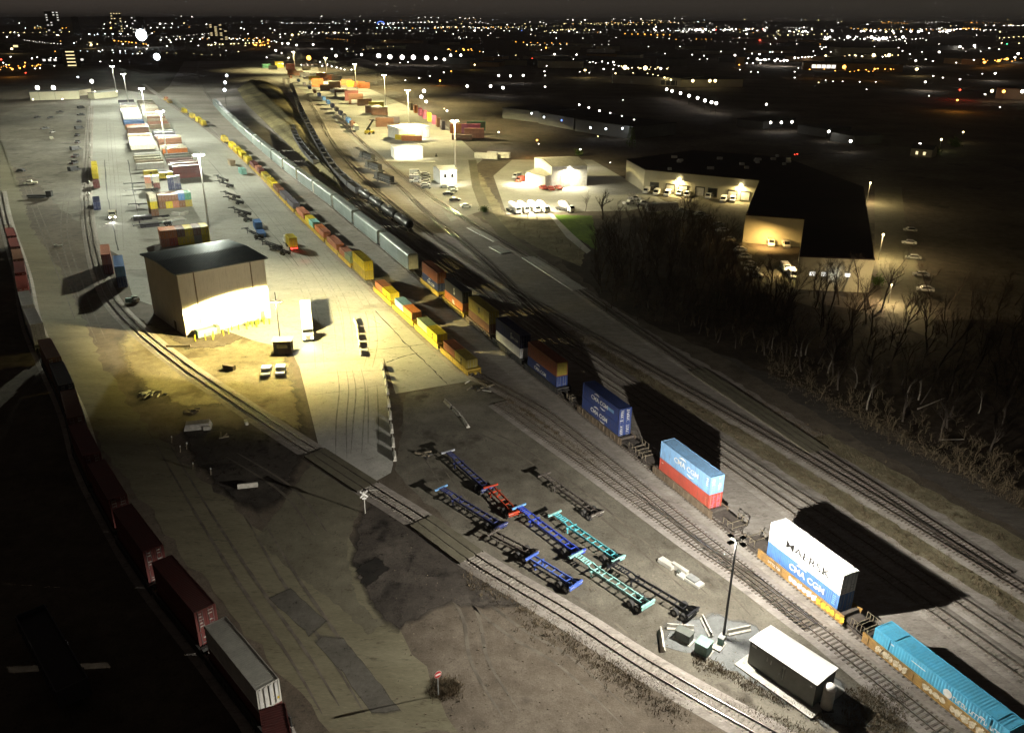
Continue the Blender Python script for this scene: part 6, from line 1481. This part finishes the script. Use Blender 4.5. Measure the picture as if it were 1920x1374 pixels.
# ------------------------------------------------------------------ the distant city
LT = {}
def citylight(u, v, k, size, label, group, hgt=9):
    """a lamp standard whose lit head is about 'size' picture units wide; far lamps sit on towers or hills"""
    if v > 60: p = G(u, v, hgt)
    else: p = RAY(u, v, 6200+ (60-v)*130)
    d = math.hypot(p.x, p.y); rad = size*d/F_*(.44 if size < 2.4 else .55)
    if (k) not in LT:
        b = MB(); b.sphere((0,0,0),1,8,5,mi=1); b.cyl((0,0,-4),(0,0,-.8),.1,n=5); b.box((0,0,.9),(1.2,1.2,.3)); LT[k] = b.mesh('lamp', [M['blddark'], M['glow_'+k]])
    o = link('street_lamp', LT[k]); o.location = p; o.scale = (rad,rad,rad*.8); tag(o, label, 'street lamp', group)
    if size >= 2.6 and v > 60:
        l = bpy.data.lights.new('lamp_light','POINT'); l.energy = 4*d+2000; l.color = W_[k]; l.shadow_soft_size = rad*.5
        lo = bpy.data.objects.new('lamp_light', l); col.objects.link(lo); lo.location = (p.x, p.y-rad*1.3-1, p.z); 
    return o
SMALL = []
CN = {'w':'white','c':'cold white','y':'warm yellow','o':'orange','r':'red','g':'green','b':'blue'}
def cl(lst, where):
    for u, v, k, s in lst:
        if s < 1.75: SMALL.append((u, v, k, s)); continue
        citylight(u, v, k, s, f'{CN[k]} lamp {where}', f'{CN[k]} lamps {where}')
cl([(58,59,'o',2.6),(27,61,'w',1.6),(35,67,'w',2),(13,70,'w',1.6),(95,26,'w',1.4),(93,35,'w',1.3),(36,44,'w',1.6),(22,92,'y',3),(207,43,'y',2),(218,53,'o',2.6),(208,53,'o',2.4),(196,46,'w',1.5),(235,42,'w',1.4),(238,49,'w',1.8),(300,45,'w',2.4),(310,45,'w',1.6),(323,45,'w',1.8),(345,44,'y',1.8),(387,46,'w',1.8),(360,32,'w',1.6),(340,31,'w',1.2),(23,130,'o',2.6),(37,128,'o',2.4),(47,118,'o',2),(75,128,'w',2),(2,112,'r',2.4),(20,107,'w',1.6),(6,118,'w',1.8),(60,110,'w',2),(70,108,'w',1.6),(95,109,'w',1.3),(105,109,'w',1.3),(85,109,'w',1.2),(48,137,'r',2),(66,129,'w',1.7),(102,124,'w',1.4),(0,131,'o',1.8),(12,122,'r',1.4),
    (185,96,'w',1.3),(192,95,'w',1.3),(211,95,'w',1.4),(225,97,'w',2.2),(235,96,'w',1.2),(230,83,'w',1.8),(255,89,'w',2),(278,86,'w',1.8),(275,92,'w',1.5),(258,101,'w',1.6),(266,101,'w',1.4),(240,65,'w',1.6),(285,63,'w',1.6),(320,80,'w',1.8),(313,87,'w',1.6),(380,65,'w',1.3),(358,78,'w',1.2),(442,58,'r',1.6),(452,53,'w',2),(458,55,'w',1.4),(430,72,'w',1.3),(372,86,'w',1.5),(396,86,'w',1.4),(403,80,'w',1.2),(460,86,'y',1.5),(465,64,'w',1.5),(480,58,'w',1.5),(188,116,'w',1.4),(210,114,'w',1.3),(225,115,'w',1.5),(62,187,'w',2.2),(117,186,'w',2.2),(178,172,'w',2),(219,172,'w',2.2),(146,145,'c',2.4),(171,84,'y',2.6)], 'among the city lights in the upper left')
cl([(487,77,'o',2.6),(496,85,'o',2.2),(503,76,'o',2.8),(480,85,'o',2.6),(488,86,'o',2.2),(505,88,'y',2),(540,82,'w',3.4),(529,82,'w',2.4),(556,85,'w',3),(587,84,'w',2.6),(545,75,'y',1.4),(517,95,'w',3),(528,100,'w',1.8),(541,109,'w',2.2),(622,92,'w',2.2),(650,92,'w',2.2),(560,60,'w',2.2),(567,60,'w',2.4),(573,60,'w',2.6),(580,60,'w',2.6),(586,60,'w',2.2),(548,66,'y',3),(560,65,'y',1.8),(535,64,'w',1.6),(525,65,'w',1.4),(507,54,'w',1.6),(515,57,'w',1.8),(598,62,'w',1.8),(612,63,'w',1.6),(628,62,'w',2.6),(650,55,'w',2.6),(668,55,'w',1.4),(528,43,'w',1.2),(548,44,'w',1.4),(583,43,'w',1.6),(624,42,'w',1.6),(630,43,'w',1.2),(655,41,'w',1.6),(675,31,'w',1.2),(682,40,'w',1.4),(694,40,'w',1.2),(703,43,'w',1.2),(603,31,'w',1.4),(717,51,'y',1.6),(730,50,'w',1.2),(768,58,'w',2.2),(788,59,'w',1.3),(793,59,'w',1.1),(818,61,'w',1.2),(835,59,'w',1.4),(850,64,'w',1.4),(890,58,'w',2.8),(903,57,'w',1.4),(920,63,'w',1.4),(915,67,'w',1.2),(875,70,'w',1.2),(861,70,'w',1.1),(785,34,'w',1.4),(797,33,'w',1.1),(808,34,'w',1.2),(822,34,'w',1.2),(862,34,'w',1.4),(872,35,'w',1.4),(880,35,'w',1.4),(888,34,'w',1.2),(901,35,'w',1.2),(803,40,'y',1.4),(838,42,'w',1.2),(892,42,'w',1.4),(870,50,'w',1.2),(896,53,'w',1.2),(915,45,'w',1.2),(951,47,'w',1.8),(945,58,'w',1.4),(955,59,'w',1.4),(935,104,'w',1.3),(906,98,'w',1.3),(870,94,'o',2.4),(878,94,'o',2.2),(840,93,'y',1.5),(706,122,'w',1.6),(726,120,'w',2.4),(750,118,'w',1.6),(765,117,'w',1.6),(600,117,'w',1.6),(614,121,'w',1.4),(622,125,'w',2.2),(631,127,'w',2.2),(639,129,'w',2.2),(646,131,'w',2),(659,131,'w',2.2),(604,124,'w',2.2),(832,136,'w',2),(846,134,'o',2),(786,147,'w',2.2),(806,143,'w',1.8),(760,151,'w',1.8),(838,208,'w',3),(833,204,'y',2),(935,248,'w',2.6),(500,108,'w',1.8),(530,120,'w',1.8),(565,122,'w',1.6)], 'in the distance beyond the warm terminal')
cl([(1022,163,'w',2.4),(1024,90,'o',2.4),(998,110,'r',1.8),(1040,102,'w',2.6),(1081,103,'w',2.4),(1075,112,'w',2),(1041,116,'w',2),(1048,113,'w',1.8),(1025,124,'w',1.8),(1021,134,'w',2.2),(1022,142,'w',2),(1097,132,'y',3.4),(1087,135,'w',1.5),(1105,137,'w',1.4),(1129,116,'w',2.2),(1140,119,'w',1.8),(1150,117,'w',2.4),(1132,130,'w',2.4),(1152,122,'w',2),(1160,124,'w',2),(1239,129,'w',3.4),(1150,130,'w',1.8),(1178,128,'w',2),(1378,104,'w',3),(1424,102,'w',2.6),(1410,101,'w',1.8),(1403,110,'w',2),(1420,111,'w',3.6),(1434,112,'w',3.6),(1400,119,'w',2),(1412,119,'w',1.8),(1426,119,'w',1.8),(1298,103,'w',1.8),(1320,105,'w',1.8),(1312,112,'w',1.2),(1326,111,'w',1.2),(1247,101,'w',1.3),(1275,88,'w',1.2),(1216,88,'w',1.1),(1408,135,'w',1.8),(1421,136,'w',1.8),(1387,131,'w',1.5),(1425,76,'r',3),(1007,263,'o',3),(1010,270,'w',2),(1088,280,'w',2.6),(1144,305,'w',1.6),(1121,256,'y',2),(1168,188,'w',1.5),(1051,92,'w',1.2),(1015,94,'w',1.2),(967,104,'y',1.4),(1352,97,'w',1.4),(1396,92,'w',1.4),
    (1043,62,'w',1.6),(1032,62,'w',1.6),(1039,61,'w',1.8),(1067,59,'w',2.2),(1075,57,'w',1.5),(1082,61,'w',1.6),(1105,57,'y',1.8),(1113,56,'w',1.6),(1126,61,'w',1.6),(978,58,'b',1.8),(997,57,'w',1.8),(995,65,'w',1.3),(1013,42,'w',1.6),(1019,43,'w',1.2),(1074,38,'w',1.8),(1065,37,'w',1.2),(1090,42,'w',1.6),(1097,38,'w',1.8),(1137,43,'w',1.8),(1151,36,'w',1.4),(1171,38,'w',1.2),(1183,43,'w',1.4),(1202,36,'w',2),(1206,43,'w',1.2),(1223,39,'y',1.5),(1240,40,'w',1.2),(1255,40,'w',1.2),(1265,35,'w',1.2),(1279,36,'w',1.2),(1272,44,'w',1),(1331,44,'w',1.1),(1043,72,'w',1.4),(1093,72,'w',1.2),(1155,71,'w',1.2),(1255,73,'w',1.4),(1232,71,'w',1)], 'in the dark city beyond the depot')
rr = random.Random(99)
hl = []
for i in range(46): hl.append((rr.uniform(1225,1440), 56+rr.gauss(0,2.6), rr.choice('wwwwwwwr'), rr.uniform(1.1,2.4)))
for u, s in ((1307,3),(1318,2.6),(1323,3),(1312,3),(1281,2.4),(1400,2.4)): hl.append((u,rr.uniform(54,66),'w',s))
for i in range(46): hl.append((rr.uniform(1440,1800), 58+rr.gauss(0,2.8), rr.choice('wwwwwwy'), rr.uniform(1.1,2.8)))
for u,v,s in ((1550,73,4),(1556,70,3),(1590,70,4.6),(1634,70,4.4),(1640,73,4),(1648,74,4.6),(1656,72,4.8),(1662,72,4),(1693,70,4),(1640,59,3.4),(1674,59,3),(1708,59,3.2),(1722,60,3.4),(1768,59,3),(1775,60,3.2),(1790,61,3),(1615,59,3.2),(1510,59,3),(1505,60,2.6)): hl.append((u,v,'w',s))
for i in range(30): hl.append((rr.uniform(1440,1900), rr.uniform(64,100), 'w', rr.uniform(1,1.8)))
cl(hl, 'in the dense band of city lights under the horizon')
cl([(1800,88,'w',3.4),(1827,86,'w',3.2),(1761,98,'w',3),(1855,91,'w',2),(1888,83,'g',1.8),(1878,81,'y',2),(1911,82,'y',1.8),(1895,47,'y',1.8),(1848,48,'w',1.5),(1845,58,'w',2),(1875,60,'y',2),(1890,62,'w',2),(1719,130,'y',4.4),(1717,114,'w',2.6),(1749,115,'w',2),(1736,112,'w',1.6),(1846,117,'o',4),(1873,114,'o',4),(1888,111,'o',4),(1903,108,'w',2.6),(1909,101,'w',3),(1826,113,'w',2),(1793,118,'w',1.8),(1735,154,'w',2.8),(1800,169,'r',2.6),(1795,188,'o',3),(1847,177,'w',2.4),(1742,180,'w',1.7),(1750,143,'w',2.2),(1768,146,'w',2),(1800,149,'w',2.4),(1866,138,'w',2.8),(1842,139,'w',1.4),(1535,155,'y',1.7),(1548,151,'w',1.3),(1562,153,'w',1.3),(1580,153,'w',1.3),(1612,154,'w',1.7),(1642,154,'w',1.5),(1490,146,'w',1.7),(1497,128,'w',1.4),(1490,135,'w',1.8),(1490,108,'w',2.2),(1497,109,'w',2),(1504,108,'w',2.2),(1510,108,'w',2),(1516,107,'w',2.2),(1522,107,'w',2),(1528,106,'w',2.2),(1453,114,'w',3.2),(1470,114,'w',3),(1476,114,'w',2.6),(1528,105,'w',2),(1562,97,'g',1.3),(1541,92,'w',1.8),(1556,90,'w',1.6),(1548,105,'y',3),(1605,105,'w',1.7),(1616,106,'w',1.7),(1655,107,'w',2),(1685,90,'w',1.3),(1692,96,'w',1.7),(1706,102,'w',1.8),(1875,201,'r',1.7),(1495,289,'r',2.2),(1490,290,'r',1.8),(1625,168,'w',1.3),(1480,59,'w',2)], 'among the factories on the right')
far = []
b = MB(); mats = [M['glow_w'], M['glow_y'], M['glow_o'], M['glow_c'], M['glow_d']]
def far_lamp(u, v, f, mi):
    p = G(u,v,7) if v > 60 else RAY(u,v,6500+(60-v)*130); rad = math.hypot(p.x,p.y)/F_*f; b.box(p,(rad*2.2,rad,rad),0,mi=mi)
for st in range(80):
    u0 = rr.uniform(-30,1940); v0 = 42+abs(rr.gauss(0,22)) if u0 > 480 else 48+abs(rr.gauss(0,34))
    if 120 < u0 < 430 and v0 > 98: continue
    n_ = rr.randint(5,16); du = rr.uniform(3,9)*(1+v0/90); dv = rr.uniform(-.5,.5)*(v0-38)/26; kind_ = rr.choice((0,0,0,4,4,1,1,1,2,2,3)); f = rr.uniform(.22,.7)
    for q_ in range(n_):
        if rr.random() < .8: far_lamp(u0+du*q_+rr.uniform(-1.2,1.2), max(37,v0+dv*q_+rr.uniform(-.4,.4)), f*rr.uniform(.7,1.3), kind_)
for i in range(260):
    u = rr.uniform(-40,1960); v = 37+abs(rr.gauss(0,20)) if u > 480 else 42+abs(rr.gauss(0,36))
    if 150 < u < 430 and v > 100: continue
    far_lamp(u, v, rr.uniform(.2,.6), rr.choice((0,4,4,4,4,1,1,2,3)))
for (u0,u1,v,nn_,kk) in ((1420,1500,113,14,0),(1505,1690,131,16,2),(1580,1690,105,12,1),(1840,1920,113,9,2),(1540,1700,72,26,0),(470,510,82,12,2),(0,80,124,16,2),(1030,1120,117,14,0),(1140,1260,128,16,1),(520,650,122,14,4),(560,590,60,14,0),(830,900,95,8,2)):
    for q_ in range(nn_): far_lamp(rr.uniform(u0,u1), v+rr.gauss(0,1.8), rr.uniform(.35,.85), kk)
for u, v, k, s in SMALL:
    p = G(u,v,9) if v > 60 else RAY(u,v,6200+(60-v)*130); rad = math.hypot(p.x,p.y)/F_*s*.36
    b.box(p,(rad*2.4,rad,rad*1.1),0,mi={'w':0,'y':1,'o':2,'c':3}.get(k,0))
tag(b.build('city_lights', mats), kind='stuff')
for i in range(44):
    u = rr.uniform(470,1930); v = rr.uniform(72,128)
    if 480 < u < 700 and v > 100: continue
    wpx = rr.uniform(30,90); bldg('far_hall', u, v, u+wpx, v+rr.uniform(-1,1), rr.uniform(25,60), rr.uniform(6,12), rr.choice(('block','bldgrey','orangew')), 'blddark', 'dim low hall among the far city lights', group='dim halls among the far city lights')
# towers and blocks
def tower(u, vtop, vbase, wpx, label, m='bldgrey', wm=None, rows=0, cols_=0, seed=0, name='tower_block', dens=.4):
    p = G(u, vbase); d = math.hypot(p.x,p.y); wd = wpx*d/F_; h = CAMH - (RAY(u,vtop,d).z*-1+CAMH) if False else max(6, RAY(u,vtop,d).z)
    rz = math.atan2(p.y,p.x)-R(90); r = thing(name, label, 'building', (p.x,p.y,0), rz)
    b = MB(); b.box((0,wd*.4,h/2),(wd,wd*.8,h)); b.build('wall', M[m], r); b = MB(); b.box((0,wd*.4,h+.6),(wd*.4,wd*.3,1.2)); b.build('roof_house', M['blddark'], r)
    if rows:
        rr = random.Random(seed)
        for i in range(rows):
            for j in range(cols_):
                if rr.random() > dens: continue
                b = MB(); b.box((0,-.05,0),(wd/cols_*.5,.1,h/rows*.3)); o = b.build('window', M[wm], r); o.location = (-wd/2+wd*(j+.5)/cols_,0,h*(i+.6)/rows)
    return r
for k_, s_ in (('win',8),('winw',9)): pass
M['winb'] = glow('bright window', (1,.8,.4), 1.6); M['winbw'] = glow('bright window white', (1,.95,.85), 1.6)
tower(103,22,60,20,'grey tower with scattered lit windows, leftmost on the skyline','bldgrey','winbw',8,4,1); tower(222,24,62,16,'tower with orange glow left of the brightest floodlight','bldgrey','winb',8,4,2); tower(262,32,64,20,'wide tower just above the brightest floodlight','bldgrey','winbw',6,5,3,dens=.25)
tower(136,95,127,24,'block with stacked bright floors behind the left workshop','bldgrey','winb',5,1,4,dens=1.1); tower(412,46,80,30,'dark tower with two vertical strips of yellow windows','blddark','winb',9,4,5,dens=.55); tower(146,32,68,10,'slim dark tower on the left skyline','bldgrey'); tower(171,78,90,8,'small block with one yellow face','blddark','winb',2,1,6,dens=1.2)
tower(603,31,45,6,'slim pale tower on the middle skyline','offwhite'); tower(560,33,48,14,'dim tower left of the slim pale one','blddark'); tower(780,36,46,5,'slim dim tower right of the blue arch','bldgrey'); tower(1780,42,58,36,'broad dim tower above the right city band','bldgrey'); tower(1580,46,58,52,'broad dim block above the brightest right lamps','bldgrey')
tower(22,82,95,50,'low lit block at the left edge','bldgrey','winb',1,4,8,dens=.7); tower(120,108,120,60,'low long block behind the left lamps','blddark','winbw',1,8,9,dens=.6)
p = G(714,47); b = MB(); n = 14
for i in range(n):
    a0, a1 = math.pi*i/n, math.pi*(i+1)/n; b.bar((-math.cos(a0)*30,0,math.sin(a0)*22),(-math.cos(a1)*30,0,math.sin(a1)*22),4,4)
o = b.build('arch_bridge', M['glow_b']); q = RAY(714,46,7500); o.location = q; o.rotation_euler=(0,0,R(20)); tag(o,'small arch glowing blue on the skyline','bridge')

# ------------------------------------------------------------------ night haze
HAZE = True
if HAZE:
    b = MB(); b.box((0,10000,66.5),(30000,21000,137)); o = b.build('haze', None) if False else link('haze', b.mesh('haze', []))
    m = bpy.data.materials.new('night haze'); m.use_nodes = True; n_ = m.node_tree; n_.nodes.remove(n_.nodes['Principled BSDF'])
    pv = n_.nodes.new('ShaderNodeVolumePrincipled'); pv.inputs['Color'].default_value = (.8,.82,.85,1); pv.inputs['Density'].default_value = .00008; pv.inputs['Anisotropy'].default_value = .3
    n_.links.new(pv.outputs['Volume'], n_.nodes['Material Output'].inputs['Volume']); o.data.materials.append(m); tag(o, kind='stuff')
